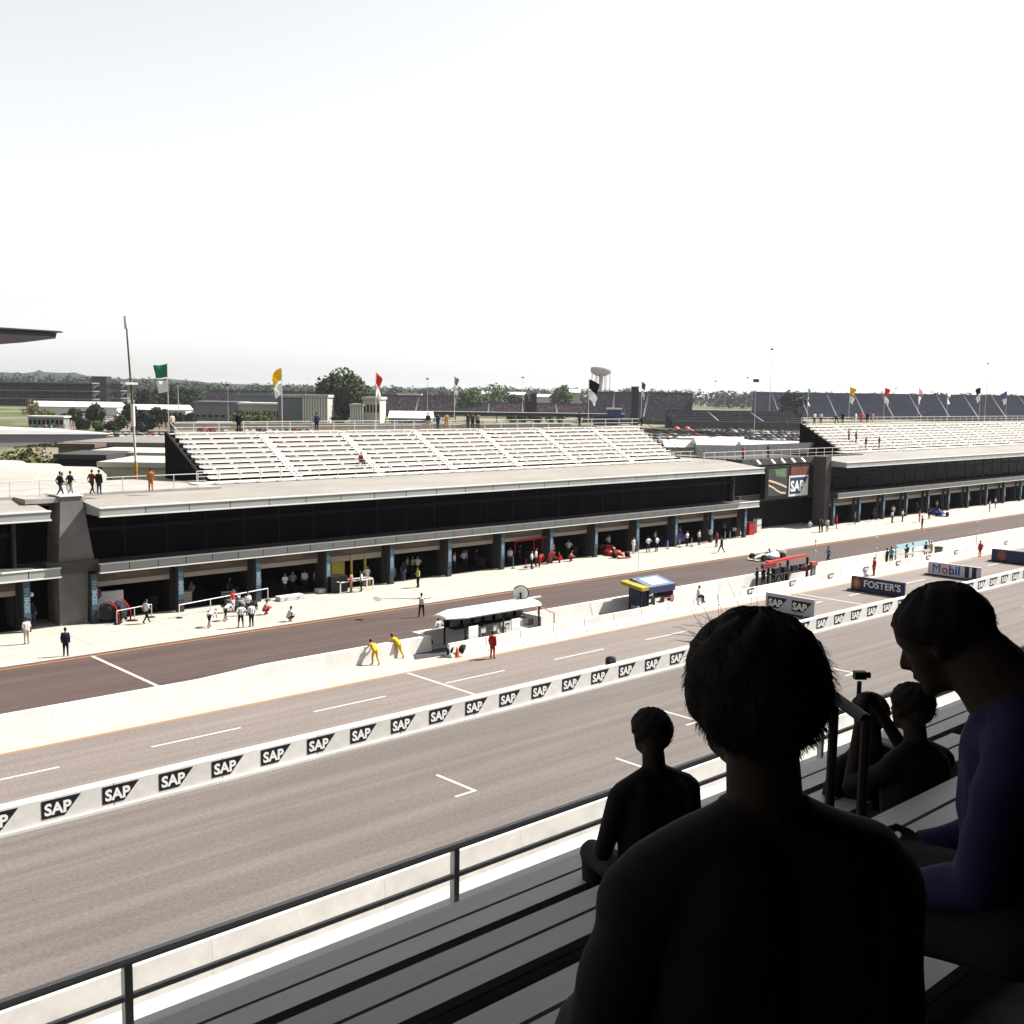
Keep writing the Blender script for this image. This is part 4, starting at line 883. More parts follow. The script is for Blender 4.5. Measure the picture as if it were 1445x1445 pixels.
# cyan screen stand
t = thing('timing_stand', 'pit wall stand with a translucent cyan screen strip', 'shelter', (107, 54.5, 0))
Mc = mat('cyan_screen', (.14, .27, .30), .4, .3)
obj('screen', MB().prism([(54.0, 2.05), (54.05, 2.05), (54.35, 2.75), (54.3, 2.75)], 104.0, 110.6, 'x'), Mc, t)
t.scale = (1, 1, .66)
for x in (103.6, 107.2, 110.8): obj('post', MB().box((x, 54.1, .004), (x + .1, 54.25, 2.8)), M_alum2, t)
obj('desk', MB().box((103.6, 54.0, 1.05), (110.8, 54.4, 1.12)), M_alum2, t)
for x in (104.6, 108.2): obj('monitor', MB().box((x, 53.4, 1.15), (x + 1.4, 53.6, 1.5)), cloth('pale'), t)
for px, py, h, lb in ((1235, 806, 3.2, 'thin pit board pole with two small lamps left of the cyan screen'), (1149, 812, 3.3, 'thin pole on the pit wall right of the red gantry'), (1377, 775, 3.0, 'thin pole on the pit wall near the right edge')):
    p = G(px, py); t = thing('signal_pole', lb, 'pole', p)
    obj('pole', MB().tube(p, p + Vector((0, 0, h)), .035), M_alum2, t)
    for z in (h, h - 1.0): obj('lamp', MB().lathe([(.03, -.12), (.09, -.08), (.09, .08), (.03, .12)], (p.x, p.y, z), 10), M_alum2, t, scale=1)
p = G(1324, 785); t = thing('waste_bin', 'grey round bin beside the tan clad person on the pit wall', 'bin', p)
obj('drum', MB().lathe([(.40, .004), (.42, .9), (.44, .92)], tuple(p), 16), cloth('grey'), t); obj('lid', MB().lathe([(.46, .925), (.42, 1.02), (.1, 1.06)], tuple(p), 16), M_dark, t)
p = G(1148, 818); t = thing('fire_post', 'orange topped grey post on the pit wall', 'post', p)
obj('post', MB().box((p.x - .3, p.y, .004), (p.x + .3, p.y + .2, 1.3)), cloth('grey'), t); obj('cap', MB().box((p.x - .45, p.y - .1, 1.302), (p.x + .45, p.y + .25, 1.65)), mat('cap_orange', (.35, .07, .04), .6, .3), t)
# clutter between the wall and the orange line
p = G(597, 913); t = thing('kit_bag', 'dark red bag heaped on the ground behind the pit wall', 'bag', p)
obj('bag', loft([(-1.0, .2, .02, .3), (-.5, .5, .02, .6), (.2, .55, .02, .75), (.9, .3, .02, .35)]), mat('bag_darkred', (.10, .012, .016), .8, .2, var=.4, vscale=3), t, (0, 0, 0), (0, 0, R_(25)), local=True); obj('strap', MB().path([(-.5, 0, .6), (-.1, .1, .85), (.3, 0, .75)], .04), M_dark, t, (0, 0, 0), local=True)
p = G(607, 909); t = thing('orange_jacket', 'small orange heap beside the dark red bag', 'jacket', p)
obj('cloth', loft([(-.6, .1, .01, .12), (-.2, .3, .01, .25), (.4, .25, .01, .2), (.8, .05, .01, .1)]), cloth('orange'), t, (0, 0, 0), (0, 0, R_(30)), local=True)
p = G(616, 921); t = thing('mat', 'flat grey ground sheet beside the pit wall shelter', 'mat', p)
obj('sheet', MB().prism([(-2.2, -.6), (1.4, -1.1), (2.0, .6), (-1.2, .9)], .012, .04, 'z'), mat('sheet_grey', (.05, .052, .06), .8, .2), t, (0, 0, 0), local=True)
obj('seam', MB().box((-1.6, -.02, .042), (1.5, .02, .05)), cloth('grey'), t, (0, 0, 0), local=True)
for px, py, lb in ((636, 926, 'black tyre leaning at the left end of the barrier row'), (652, 924, 'black tyre right behind the barrier row end')):
    p = G(px, py); t = thing('spare_tyre', lb, 'tyre', p)
    obj('tyre', MB().lathe([(.2, -.18), (.32, -.18), (.34, -.1), (.34, .1), (.32, .18), (.2, .18)], (0, 0, 0), 18, 'y'), M_tyre, t, (0, 0, .34), (R_(8), 0, R_(35)), local=True); obj('rim', MB().lathe([(.05, -.1), (.2, -.14), (.2, .14), (.05, .1)], (0, 0, 0), 14, 'y'), M_rim, t, (0, 0, .34), (R_(8), 0, R_(35)), local=True)
p = G(645, 927); t = thing('traffic_cone', 'orange cone between the two black tyres', 'cone', p)
obj('cone', MB().lathe([(.19, .03), (.03, .62)], tuple(p), 14), mat('cone_orange', (.55, .10, .02), .6, .3), t); obj('base', MB().box((p.x - .25, p.y - .25, .004), (p.x + .25, p.y + .25, .03)), mat('cone_orange', (), 0), t)
p = G(700, 966) ; p = Vector((42.9, 42.6, 0)); 
for (x, y, s, lb) in ((47.1, 41.95, .95, 'dark hooded camera standing behind the logo wall in the middle'), (68.9, 42.9, .62, 'dark equipment bag beside the grey board with logos')):
    t = thing('hooded_camera', lb, 'camera', (x, y, 0))
    obj('hood', loft([(-.45, .1, .9, 1.2), (-.2, .3, .75, 1.45), (.25, .3, .75, 1.4), (.55, .08, .95, 1.15)]), M_dark, t, (0, 0, 0), (0, 0, R_(30)), local=True, scale=s)
    for a in (0, 2.1, 4.2): obj('tripod_leg', MB().tube((0, 0, .85), (.4 * math.cos(a), .4 * math.sin(a), .01), .03), M_dark, t, (0, 0, 0), local=True, scale=s)

# ---------------------------------------------------------------- flags behind the bleachers
def flag_pole(x, top, c1, c2, yaw, flut, names, w=1.35):
    hh = 1.1 if w > .7 else .8; w *= .85
    t = thing('flag_pole', 'flagpole with a %s flag above a white one, %s' % names, 'flag', (x, 89.0, 0))
    obj('pole', MB().tube((0, 0, 8.5), (0, 0, top), .045, .03), M_alum2, t, (0, 0, 0), local=True)
    def clothm(z1, h, seed, droop, wid):
        r = np.random.default_rng(seed); mb = MB(); nx, nz = 10, 8; vs_ = []
        ph = r.uniform(0, 6)
        for j in range(nz + 1):
            for i in range(nx + 1):
                u = i / nx; v = j / nz
                xx = wid * u * (1 - flut * .5 * v); yy = .22 * u * math.sin(ph + 5 * u + 3 * v); zz = z1 - h * v - droop * u * u - .12 * u * math.sin(ph * 2 + 4 * u)
                vs_.append((xx * math.cos(yaw) - yy * math.sin(yaw), xx * math.sin(yaw) + yy * math.cos(yaw), zz))
        return mb.add(vs_, [(j * (nx + 1) + i, j * (nx + 1) + i + 1, (j + 1) * (nx + 1) + i + 1, (j + 1) * (nx + 1) + i) for j in range(nz) for i in range(nx)])
    sd = int(x * 10)
    obj('flag', clothm(top - .1, hh, sd, .15 + flut * .8, w), cloth_flag(c1), t, (0, 0, 0), local=True, smooth=True)
    obj('flag', clothm(top - .35 - hh, hh * .9, sd + 1, .15 + flut * .8, w * .8), cloth_flag(c2), t, (0, 0, 0), local=True, smooth=True)
def cloth_flag(c):
    q = dict(green=(.03, .17, .09), yellow=(.75, .42, .02), red=(.60, .03, .03), black=(.012, .012, .012), white=(.72, .72, .70), blue=(.08, .10, .28), tri=(.14, .06, .12), dark=(.05, .01, .015), mixed=(.35, .20, .20))[c]
    return mat('flag_' + c, q, .8, .1, var=.15, vscale=2)
for x, top, c, yaw, fl, w, nm in ((42.6, 18.7, 'green', 137, 0.1, 1.35, ('green', 'leftmost of all')), (53.7, 18.6, 'yellow', 150, .5, 1.1, ('yellow', 'over the near bleachers')), (64.3, 18.5, 'red', -20, .8, .75, ('red', 'right of the big tree')),
                              (74.4, 18.3, 'mixed', -60, .3, .5, ('red patterned', 'over the middle of the bleachers')), (94.9, 18.4, 'black', -35, .7, 1.6, ('black', 'in front of the water tower')), (104.4, 18.3, 'tri', -50, .3, .55, ('red and blue', 'beside the dark pylon')),
                              (141.7, 18.1, 'green', 20, .6, .8, ('green', 'over the farther bleachers')), (153.3, 18.4, 'yellow', -30, .5, 1.2, ('yellow', 'over the farther bleachers')), (163.9, 18.4, 'red', -30, .5, 1.1, ('red', 'over the farther bleachers')),
                              (175.2, 18.5, 'mixed', 0, .3, 1.3, ('dull patterned', 'over the farther bleachers')), (185.6, 18.4, 'white', 10, .3, 1.3, ('white', 'over the farther bleachers')), (198.3, 18.9, 'black', 150, .5, 1.3, ('black', 'over the farther bleachers')), (209.5, 18.4, 'blue', 150, .3, 1.2, ('blue', 'at the far right edge'))):
    flag_pole(x, top, c, 'white', R_(yaw), fl, nm, w)

# ---------------------------------------------------------------- infield and background
RZ = math.atan2(ROT[1, 0], ROT[0, 0])            # a frontage square to the view
def site(px, py): p = G(px, py); return p, dist(p) / FPX
def trunk_crown(loc, h, w, leaf, label, seed, n=900, stem=.16, low=.12, cat='tree', group=None, name='tree', leafs=None, squash=1.0):
    r = np.random.default_rng(seed); t = thing(name, label, cat, loc, 0, group)
    mb = MB(); th = h * (low + .25); tr = h * stem * .14
    mb.tube((0, 0, 0), (0, 0, th), tr, tr * .7, 8)
    for k in range(5):
        a = k * 1.26 + r.uniform(0, 1); q = r.uniform(.25, .38) * w
        mb.tube((0, 0, th * .85), (q * math.cos(a), q * math.sin(a), h * r.uniform(.5, .75)), tr * .6, tr * .15, 6)
    obj('trunk', mb, mat('bark', (.045, .032, .022), .95, .1), t, (0, 0, 0), local=True)
    # clumps of leaf faces through the volume
    nc = 26; cz = h * (low + (1 - low) * .52); rz = h * (1 - low) * .5
    ctr = []
    for k in range(nc):
        d = r.normal(size=3); d /= np.linalg.norm(d); rad = r.uniform(.45, .86)
        ctr.append((d[0] * w / 2 * rad, d[1] * w / 2 * rad, cz + d[2] * rz * rad * squash, r.uniform(.20, .34) * w))
    ctr = np.array(ctr); ci = r.integers(0, nc, n)
    d = r.normal(size=(n, 3)); d /= np.linalg.norm(d, axis=1)[:, None]; rr = r.uniform(.35, 1, n) ** .6
    P0 = ctr[ci, :3] + d * (rr * ctr[ci, 3])[:, None] * np.array([1, 1, .85])
    P0[:, 2] = np.maximum(P0[:, 2], h * low * .8)
    s = (leafs or w * .055) * r.uniform(.6, 1.5, n)
    u = r.normal(size=(n, 3)); u /= np.linalg.norm(u, axis=1)[:, None]; v = np.cross(u, d + .3 * r.normal(size=(n, 3))); v /= np.linalg.norm(v, axis=1)[:, None] + 1e-9
    A = P0 + u * s[:, None]; B = P0 + v * s[:, None] * .7; C_ = P0 - u * s[:, None]; D = P0 - v * s[:, None] * .7
    V = np.stack([A, B, C_, D], 1).reshape(-1, 3)
    me = bpy.data.meshes.new('crown'); me.from_pydata(V.tolist(), [], np.arange(4 * n).reshape(-1, 4).tolist()); me.update()
    obj('crown', me, leaf, t, (0, 0, 0), local=True)
    return t
def leaf_mat(name, a, b, scale=.25): return mat(name, a, .8, .15, col2=b, vscale=scale)
LF_dark = leaf_mat('leaf_dark', (.020, .032, .010), (.055, .075, .024)); LF_mid = leaf_mat('leaf_mid', (.05, .085, .022), (.11, .15, .045)); LF_black = leaf_mat('leaf_deep', (.012, .017, .010), (.034, .042, .022)); LF_aut = leaf_mat('leaf_autumn', (.10, .08, .02), (.20, .15, .04))
def tree_at(px, py, wpx, hpx, leaf, label, seed, **k):
    p, s = site(px, py); trunk_crown(p, hpx * s, wpx * s, leaf, label, seed, **k)
tree_at(481, 597, 64, 64, LF_dark, 'large dark round tree in front of the white museum', 1, n=9000, leafs=.9, low=.10)
tree_at(790, 586, 32, 41, LF_mid, 'pale green tree left of the water tower', 2, n=1600, leafs=.9)
tree_at(664, 586, 42, 36, LF_mid, 'broad green tree below the patterned flag', 3, n=1500, leafs=.9, low=.05)
tree_at(700, 582, 46, 36, LF_mid, 'wide green tree left of the dark notched block', 4, n=1500, leafs=.9, low=.05)
tree_at(728, 584, 20, 30, LF_dark, 'small dark tree touching the dark notched block', 5, n=900, leafs=.9)
tree_at(1116, 600, 36, 46, LF_black, 'dark tree left of the farther bleachers', 6, n=1800, leafs=.7, low=.06)
tree_at(640, 586, 16, 22, LF_mid, 'small pale tree beside the blue sign stand', 7, n=700, leafs=.8)
for i, (px, py, w, h, lb) in enumerate(((135, 600, 26, 28, 'largest dark round shrub tree at left, beside the tents'), (183, 598, 24, 28, 'dark round shrub tree behind the tall mast'), (200, 602, 20, 24, 'dark round shrub tree just right of the tall mast'), (226, 600, 26, 26, 'dark round shrub tree below the green flag'),
                                     (250, 602, 20, 20, 'dark round shrub tree left of the person in beige'), (268, 601, 16, 18, 'dark small shrub right of the person in beige'), (118, 606, 18, 14, 'low dark shrub between the tents and the round trees'), (160, 609, 18, 14, 'low dark shrub left of the tall mast'), (197, 612, 18, 14, 'low dark shrub right of the tall mast'),
                                     (140, 608, 16, 12, 'low green shrub between two dark ones at left'))):
    tree_at(px, py, w, h, LF_black if i != 9 else LF_mid, lb, 20 + i, n=1700, low=.02, leafs=.55, group='clipped trees and shrubs at left', squash=1.0)
for i, (px, py, w, h, leaf, lb) in enumerate(((45, 590, 22, 26, LF_aut, 'yellowing bush at the left edge behind the tents'), (66, 596, 26, 16, LF_aut, 'low yellowing bush beside the left crowd'), (60, 630, 60, 20, LF_mid, 'green shrub bank under the wing canopy'),
                                           (340, 598, 30, 16, LF_mid, 'loose green bush before the museum, leftmost'), (372, 598, 30, 15, LF_mid, 'loose green bush before the museum, middle'), (405, 597, 26, 14, LF_mid, 'olive bush before the museum, rightmost'),
                                           (443, 598, 20, 10, LF_black, 'dark rounded bush left of the big tree trunk'), (475, 599, 18, 12, LF_black, 'dark rounded bush below the big tree'), (573, 605, 20, 9, LF_mid, 'olive clump beside the white tent'),
                                           (722, 596, 16, 10, LF_dark, 'dark rounded bush left of the notched block'), (738, 596, 14, 12, LF_dark, 'dark rounded bush at the foot of the notched block'), (758, 596, 16, 10, LF_dark, 'dark rounded bush right of the notched block'), (776, 596, 13, 7, LF_dark, 'small dark bush further right of the notched block'), (790, 597, 14, 13, LF_mid, 'green bush left of the mid grandstand'))):
    tree_at(px, py, w, h, leaf, lb, 60 + i, n=600, low=.0, leafs=.5, cat='bush', name='bush')

for i, (px, py, w, h, lb) in enumerate(((203, 581, 28, 34, 'tall dark tree right of the mast, leftmost of five behind the marquee'), (222, 581, 26, 32, 'tall dark tree behind the green flag, second of five'), (241, 581, 28, 36, 'tall dark tree behind the white crossbar pole, third of five'), (259, 581, 24, 37, 'tall dark tree left of the far grey grandstand, fourth of five'), (274, 580, 20, 30, 'tall dark tree touching the far grey grandstand, last of five'),
                                           (88, 600, 16, 15, 'dark small tree beside the pavilion'), (106, 597, 18, 20, 'dark small tree between the pavilion and the round trees'), (214, 606, 18, 20, 'dark round tree before the second marquee row'), (172, 604, 16, 18, 'dark small tree left of the mast foot'))):
    tree_at(px, py, w, h, LF_black if i < 5 or i % 2 else LF_dark, lb, 90 + i, n=1700, low=.02, leafs=.9 if i < 5 else .5)
# people milling before the marquees, too many and too small to count
rc = random.Random(4); mb = MB()
for k in range(420):
    if k < 300: q = G(rc.uniform(55, 240), rc.uniform(590, 606))
    else: q = G(rc.uniform(545, 700), rc.uniform(599, 606))
    h = rc.uniform(1.5, 1.85); mb.cur = rc.randrange(6); a = rc.uniform(0, 3)
    mb.lathe([(.14, 0), (.17, h * .45), (.25, h * .6), (.27, h * .78), (.09, h * .85), (.11, h * .92), (.04, h)], (q.x, q.y, -.02), 6)
tag(obj('crowd', mb, [cloth(c) for c in ('white', 'pink', 'navy', 'grey', 'red', 'beige')]), 'scattered crowd of tiny people before the marquees', 'crowd', kind='stuff')

# the far belt of woodland, one mass
r = np.random.default_rng(5); V = []; nq = 0
for k in range(520):
    px = r.uniform(-60, 1500); dep = r.uniform(1500, 1900)
    top = np.interp(px, [-60, 150, 260, 300, 600, 900, 1000, 1500], [20, 16, 14, 10, 9, 10, 9, 11]) * r.uniform(.55, 1.15)
    hor = 580 - .0145 * (2400 - px)
    d = ray(px, hor); q = dep / FPX; c = np.array([d[0] * q, d[1] * q]); H = 16.5 + top * q; w = r.uniform(16, 30)
    n = 110; dd = r.normal(size=(n, 3)); dd /= np.linalg.norm(dd, axis=1)[:, None]
    P0 = np.stack([c[0] + dd[:, 0] * w * .6, c[1] + dd[:, 1] * w * .6, H * .5 + dd[:, 2] * H * .5 * r.uniform(.7, 1, n)], 1)
    s = r.uniform(1.2, 2.6, n)[:, None]; u = r.normal(size=(n, 3)); u /= np.linalg.norm(u, axis=1)[:, None]; v = np.cross(u, dd)
    V.append(np.stack([P0 + u * s, P0 + v * s, P0 - u * s, P0 - v * s], 1).reshape(-1, 3))
V = np.concatenate(V); me = bpy.data.meshes.new('woodland'); me.from_pydata(V.tolist(), [], np.arange(len(V)).reshape(-1, 4).tolist()); me.update()
tag(obj('woodland', me, leaf_mat('leaf_far', (.018, .034, .014), (.045, .072, .028), .03)), 'far belt of dark green trees along the horizon', 'trees', kind='stuff')
# distant rise at the left
pts = []
mb = MB(); prof = [(-80, 18), (0, 20), (33, 19), (50, 21), (56, 24), (62, 21), (90, 20), (105, 21), (130, 15), (175, 13), (240, 14), (300, 9), (420, 6)]
top = []; bot = []
for px, up in prof:
    d = ray(px, 580 - .0145 * (2400 - px)); q = 5200 / FPX; top.append((d[0] * q, d[1] * q, 16.5 + up * q)); bot.append((d[0] * q, d[1] * q, -5))
bk = [(x * 1.25, y * 1.25, -5) for x, y, z in top]; n = len(top)
mb.add(bot + top + bk, [(i, i + 1, n + i + 1, n + i) for i in range(n - 1)] + [(n + i, n + i + 1, 2 * n + i + 1, 2 * n + i) for i in range(n - 1)])
tag(obj('distant_hills', mb, mat('far_hill', (.05, .07, .06), .9, .1, var=.2, vscale=.01)), kind='structure')

def crowd_mat(name, base, specks, amount):
    M_ = bpy.data.materials.new(name); M_.use_nodes = True
    n = M_.node_tree.nodes; l = M_.node_tree.links; b = n['Principled BSDF']; b.inputs['Roughness'].default_value = .9; b.inputs['Specular IOR Level'].default_value = .1
    tc = n.new('ShaderNodeTexCoord'); vz = n.new('ShaderNodeTexVoronoi'); vz.inputs['Scale'].default_value = 1.5; l.new(tc.outputs['Object'], vz.inputs['Vector'])
    rp = n.new('ShaderNodeValToRGB'); rp.color_ramp.interpolation = 'CONSTANT'
    sep = n.new('ShaderNodeSeparateColor'); l.new(vz.outputs['Color'], sep.inputs[0]); l.new(sep.outputs[0], rp.inputs[0])
    e = rp.color_ramp.elements; e[0].color = (*base, 1); e[0].position = 0; e[1].position = 1 - amount; e[1].color = (*specks[0], 1)
    for i, c in enumerate(specks[1:], 1):
        q = e.new(1 - amount + amount * i / len(specks)); q.color = (*c, 1)
    l.new(rp.outputs[0], b.inputs['Base Color']); return M_
SP = [(.15, .11, .12), (.15, .06, .06), (.06, .06, .09), (.20, .18, .17)]
M_cr_l = crowd_mat('crowd_purple', (.065, .052, .072), SP, .55); M_cr_m = crowd_mat('seats_grey', (.070, .070, .084), SP, .20); M_cr_r = crowd_mat('seats_blue', (.055, .060, .092), SP, .04); M_cr_d = crowd_mat('seats_dark', (.028, .028, .036), SP, .06)
def grandstand(px0, px1, py, top_px, label, seat, rows=14, depth=30, slantL=0, slantR=0, wall=M_greycon, wall_px=3, roofed=False):
    p, s = site((px0 + px1) / 2, py); t = thing('grandstand', label, 'grandstand', p, RZ)
    w = (px1 - px0) * s; h = top_px * s; h0 = wall_px * s; L = dict(loc=(0, 0, 0), local=True)
    mb = MB(); dz = (h - h0) / rows; dy = depth / rows
    for k in range(rows):
        f = k / rows; xl = -w / 2 - slantL * s * f; xr = w / 2 + slantR * s * f
        mb.box((xl, k * dy, 0 if k == 0 else h0 + (k - 1) * dz), (xr, (k + 1) * dy, h0 + (k + 1) * dz))
    obj('seating_deck', mb, seat, t, **L)
    obj('front_wall', MB().box((-w / 2, -1.2, 0), (w / 2, -.02, h0 + .6)), wall, t, **L)
    obj('top_parapet', MB().box((-w / 2 - slantL * s, depth + .02, 0), (w / 2 + slantR * s, depth + 1.5, h + 1.2)), wall, t, **L)
    nb = max(3, int(w / 22))
    for i in range(1, nb):
        x = -w / 2 + w * i / nb
        obj('aisle', MB().add([(x - .5, .1, h0 + dz + .3), (x + .5, .1, h0 + dz + .3), (x + .5 + slantR * s * .6 * i / nb, depth - .2, h + .3), (x - .5 + slantR * s * .6 * i / nb, depth - .2, h + .3)], [(0, 1, 2, 3)]), mat('aisle_grey', (.10, .10, .13)), t, **L)
    return t
def stand_tiers(px0, px1, py, top_px, label):
    p, s = site((px0 + px1) / 2, py); t = thing('grandstand', label, 'grandstand', p, RZ); w = (px1 - px0) * s; h = top_px * s; L = dict(loc=(0, 0, 0), local=True)
    for k in range(3):
        z = h * (k + 1) / 3
        obj('tier', MB().prism([(0, z - h * .22), (14, z - h * .06), (14, z - h * .12), (0, z - h * .27)], -w / 2, w / 2, 'x'), M_cr_d, t, **L)
        obj('roof_slab', MB().box((-w / 2, -2, z - h * .05), (w / 2, 15, z)), mat('tier_slab', (.16, .16, .18), .8, .2), t, **L)
    obj('back_wall', MB().box((-w / 2, 15.02, 0), (w / 2, 15.6, h * .98)), M_dark, t, **L)
    for i in range(9):
        x = -w / 2 + w * i / 8; obj('column', MB().box((x - .4, 1, 0), (x + .4, 1.8, h - h * .05)), M_greycon, t, **L)
stand_tiers(-30, 132, 573, 34, 'far dark three-deck grandstand at the left edge')
stand_tiers(152, 172, 572, 32, 'short far tiered stand just right of the dark tower block')
def block(px0, px1, py, top, name, label, cat, m_, depth, cap=None, notch=None):
    p, s = site((px0 + px1) / 2, py); t = thing(name, label, cat, p, RZ); w = (px1 - px0) * s; h = top * s; L = dict(loc=(0, 0, 0), local=True)
    if notch:
        poly = [(-w / 2, h * .30), (-w * .12, 0), (w * .12, 0), (w / 2, h * .30), (w / 2, h), (0, h), (0, h * .72), (-w * .18, h * .72), (-w * .30, h * .97), (-w / 2, h * .97)]
        obj('body', MB().prism(poly, 0, depth, 'y'), m_, t, **L)
    else: obj('body', MB().box((-w / 2, 0, 0), (w / 2, depth, h)), m_, t, **L)
    obj('footing', MB().box((-w * .6, -.5, -.02), (w * .6, depth + .5, .4)), M_greycon, t, **L)
    if cap: obj('cap', MB().box((-w / 2 - .3, -.3, h + .003), (w / 2 + .3, depth + .3, h + .5)), cap, t, **L)
    return t
M_pyl = mat('pylon_dark', (.022, .015, .020), .8, .2)
block(130, 151, 571, 39, 'tower_block', 'dark rectangular tower block over the left far stands', 'tower', M_pyl, 14, M_dark)
block(740, 757, 594, 39, 'scoreboard', 'dark notched scoreboard block among the bushes', 'scoreboard', M_pyl, 5, None, True)
block(890.5, 900, 600, 53, 'scoring_pylon', 'tall dark scoring pylon right of the black flag', 'pylon', M_pyl, 3.5, M_dark)
grandstand(275, 470, 584, 30, 'far grey grandstand behind the museum', M_cr_m, slantL=-4)
grandstand(478, 640, 588, 28, 'far crowded grandstand with purple speckled crowd right of the big tree', M_cr_l, rows=10)
grandstand(640, 835, 588, 17, 'low crowded stand behind the green trees', M_cr_l, rows=8)
grandstand(822, 950, 598, 42, 'grey grandstand with scattered crowd behind the tall pylon', M_cr_m, slantL=-14, slantR=38)
grandstand(950, 1140, 606, 22, 'low dark stand and fence behind the parked cars', M_cr_d, rows=6, wall_px=9)
grandstand(1060, 1500, 593, 35, 'long blue grey empty grandstand behind the farther bleachers', M_cr_r, slantL=-14, rows=18)
# signs on the mid stand
def frontage(px0, px1, py, top, depth, name, label, cat, wallm, roofm=None, windows=0, wh=.45, wz=.3, fins=0, pitched=False):
    p, s = site((px0 + px1) / 2, py); t = thing(name, label, cat, p, RZ); w = (px1 - px0) * s; h = top * s; L = dict(loc=(0, 0, 0), local=True)
    obj('wall', MB().box((-w / 2, 0, -.02), (w / 2, depth, h)), wallm, t, **L)
    rf = roofm or M_flange
    if pitched: obj('roof', MB().prism([(-.8, h + .002), (depth + .8, h + .002), (depth / 2, h + depth * .22)], -w / 2 - .6, w / 2 + .6, 'x'), rf, t, **L)
    else: obj('roof', MB().box((-w / 2 - .6, -1.0, h + .002), (w / 2 + .6, depth + .6, h + max(.6, h * .10))), rf, t, **L)
    if windows:
        ww = w / windows
        for i in range(windows):
            x = -w / 2 + (i + .5) * ww
            wd_ = obj('window', MB().box((x - ww * .30, -.06, h * wz), (x + ww * .30, -.003, h * (wz + wh))), M_dglass, t, **L)
            obj('sill', MB().box((x - ww * .34, -.2, h * wz - .15), (x + ww * .34, -.003, h * wz - .003)), rf, wd_, **L)
    if fins:
        for i in range(fins + 1):
            x = -w / 2 + w * i / fins; obj('fin', MB().box((x - .25, -.5, 0), (x + .25, -.003, h)), M_flange, t, **L)
    return t
M_mus = mat('museum_stone', (.42, .40, .36), .8, .2, var=.06, vscale=.2); M_musg = mat('museum_grey', (.17, .18, .20), .8, .2, var=.08, vscale=.2); M_cream = mat('cream_wall', (.40, .37, .29), .8, .2, var=.08, vscale=.3)
frontage(274, 337, 594, 25, 24, 'museum_wing', 'grey low museum wing at left with dark windows', 'building', M_musg, M_musg, windows=7, wh=.12, wz=.22)
frontage(337, 400, 595, 24, 22, 'museum_wing', 'cream low museum wing with a colonnade of dark windows', 'building', M_cream, M_flange, windows=18, wh=.28, wz=.32)
frontage(330, 392, 588, 29, 10, 'museum_wing', 'grey long upper block behind the low museum wings', 'building', M_musg, M_musg, windows=0)
frontage(392, 428, 598, 37, 20, 'museum_hall', 'plain grey white museum end wall left of the big tree', 'building', M_musg, M_mus)
frontage(428, 462, 599, 38, 26, 'museum_hall', 'white museum hall with vertical fins left of the big tree', 'building', M_mus, M_mus, fins=9)
frontage(495, 512, 600, 27, 26, 'museum_hall', 'white museum hall part with fins right of the big tree', 'building', M_mus, M_mus, fins=5)
frontage(512, 536, 600, 36, 26, 'museum_hall', 'white two-storey museum end with dark windows', 'building', M_mus, M_mus, windows=5, wh=.3, wz=.5)
frontage(549, 608, 599, 9, 16, 'marquee', 'grey walled marquee with a long white roof right of the museum', 'tent', M_musg, M_white, pitched=True)
frontage(562, 594, 580, 22, 8, 'screen_building', 'pale slanted panel stand on the far side of the infield', 'building', M_mus, M_flange)
frontage(617, 635, 584, 16, 5, 'sign_stand', 'blue and white sign stand left of the patterned flag', 'sign', mat('sign_blue', (.06, .10, .26), .7, .2), M_mus)
for a, b, py, h, lb in ((716, 741, 576, 19, 'white hangar left of the notched block'), (757, 778, 576, 16, 'white hangar right of the notched block'), (804, 818, 582, 28, 'white gabled shed right of the pale green tree'), (680, 692, 578, 22, 'narrow white shed among green trees')):
    frontage(a, b, py, h, 14, 'hangar', lb, 'building', M_mus, M_white, pitched=True)
frontage(838, 865, 600, 12, 4, 'sign_stand', 'dark blue hospitality front below the mid grandstand, left part', 'sign', mat('hosp_navy', (.02, .028, .07), .7, .2), MATS['hosp_navy'] if 'hosp_navy' in MATS else None)
frontage(857, 876, 600, 22, 3, 'sign_stand', 'blue screen with white pattern on the mid grandstand', 'sign', mat('hosp_blue', (.02, .04, .20), .7, .2, var=.6, vscale=.8), M_flange)
t = frontage(610, 880, 597, 16, 3, 'footbridge', 'long low white roofed walkway crossing the infield', 'walkway', M_dark, M_flange)
for o in t.children: o.scale = (1, 1, .25); o.location.z = 4.2
p, s = site(745, 597)
for i in range(10): obj('post', MB().box((-.3, 1, 0), (.3, 1.5, 4.3)), M_greycon, t, ((-1 + 2 * i / 9) * 135 * s * .98, 0, 0), local=True)
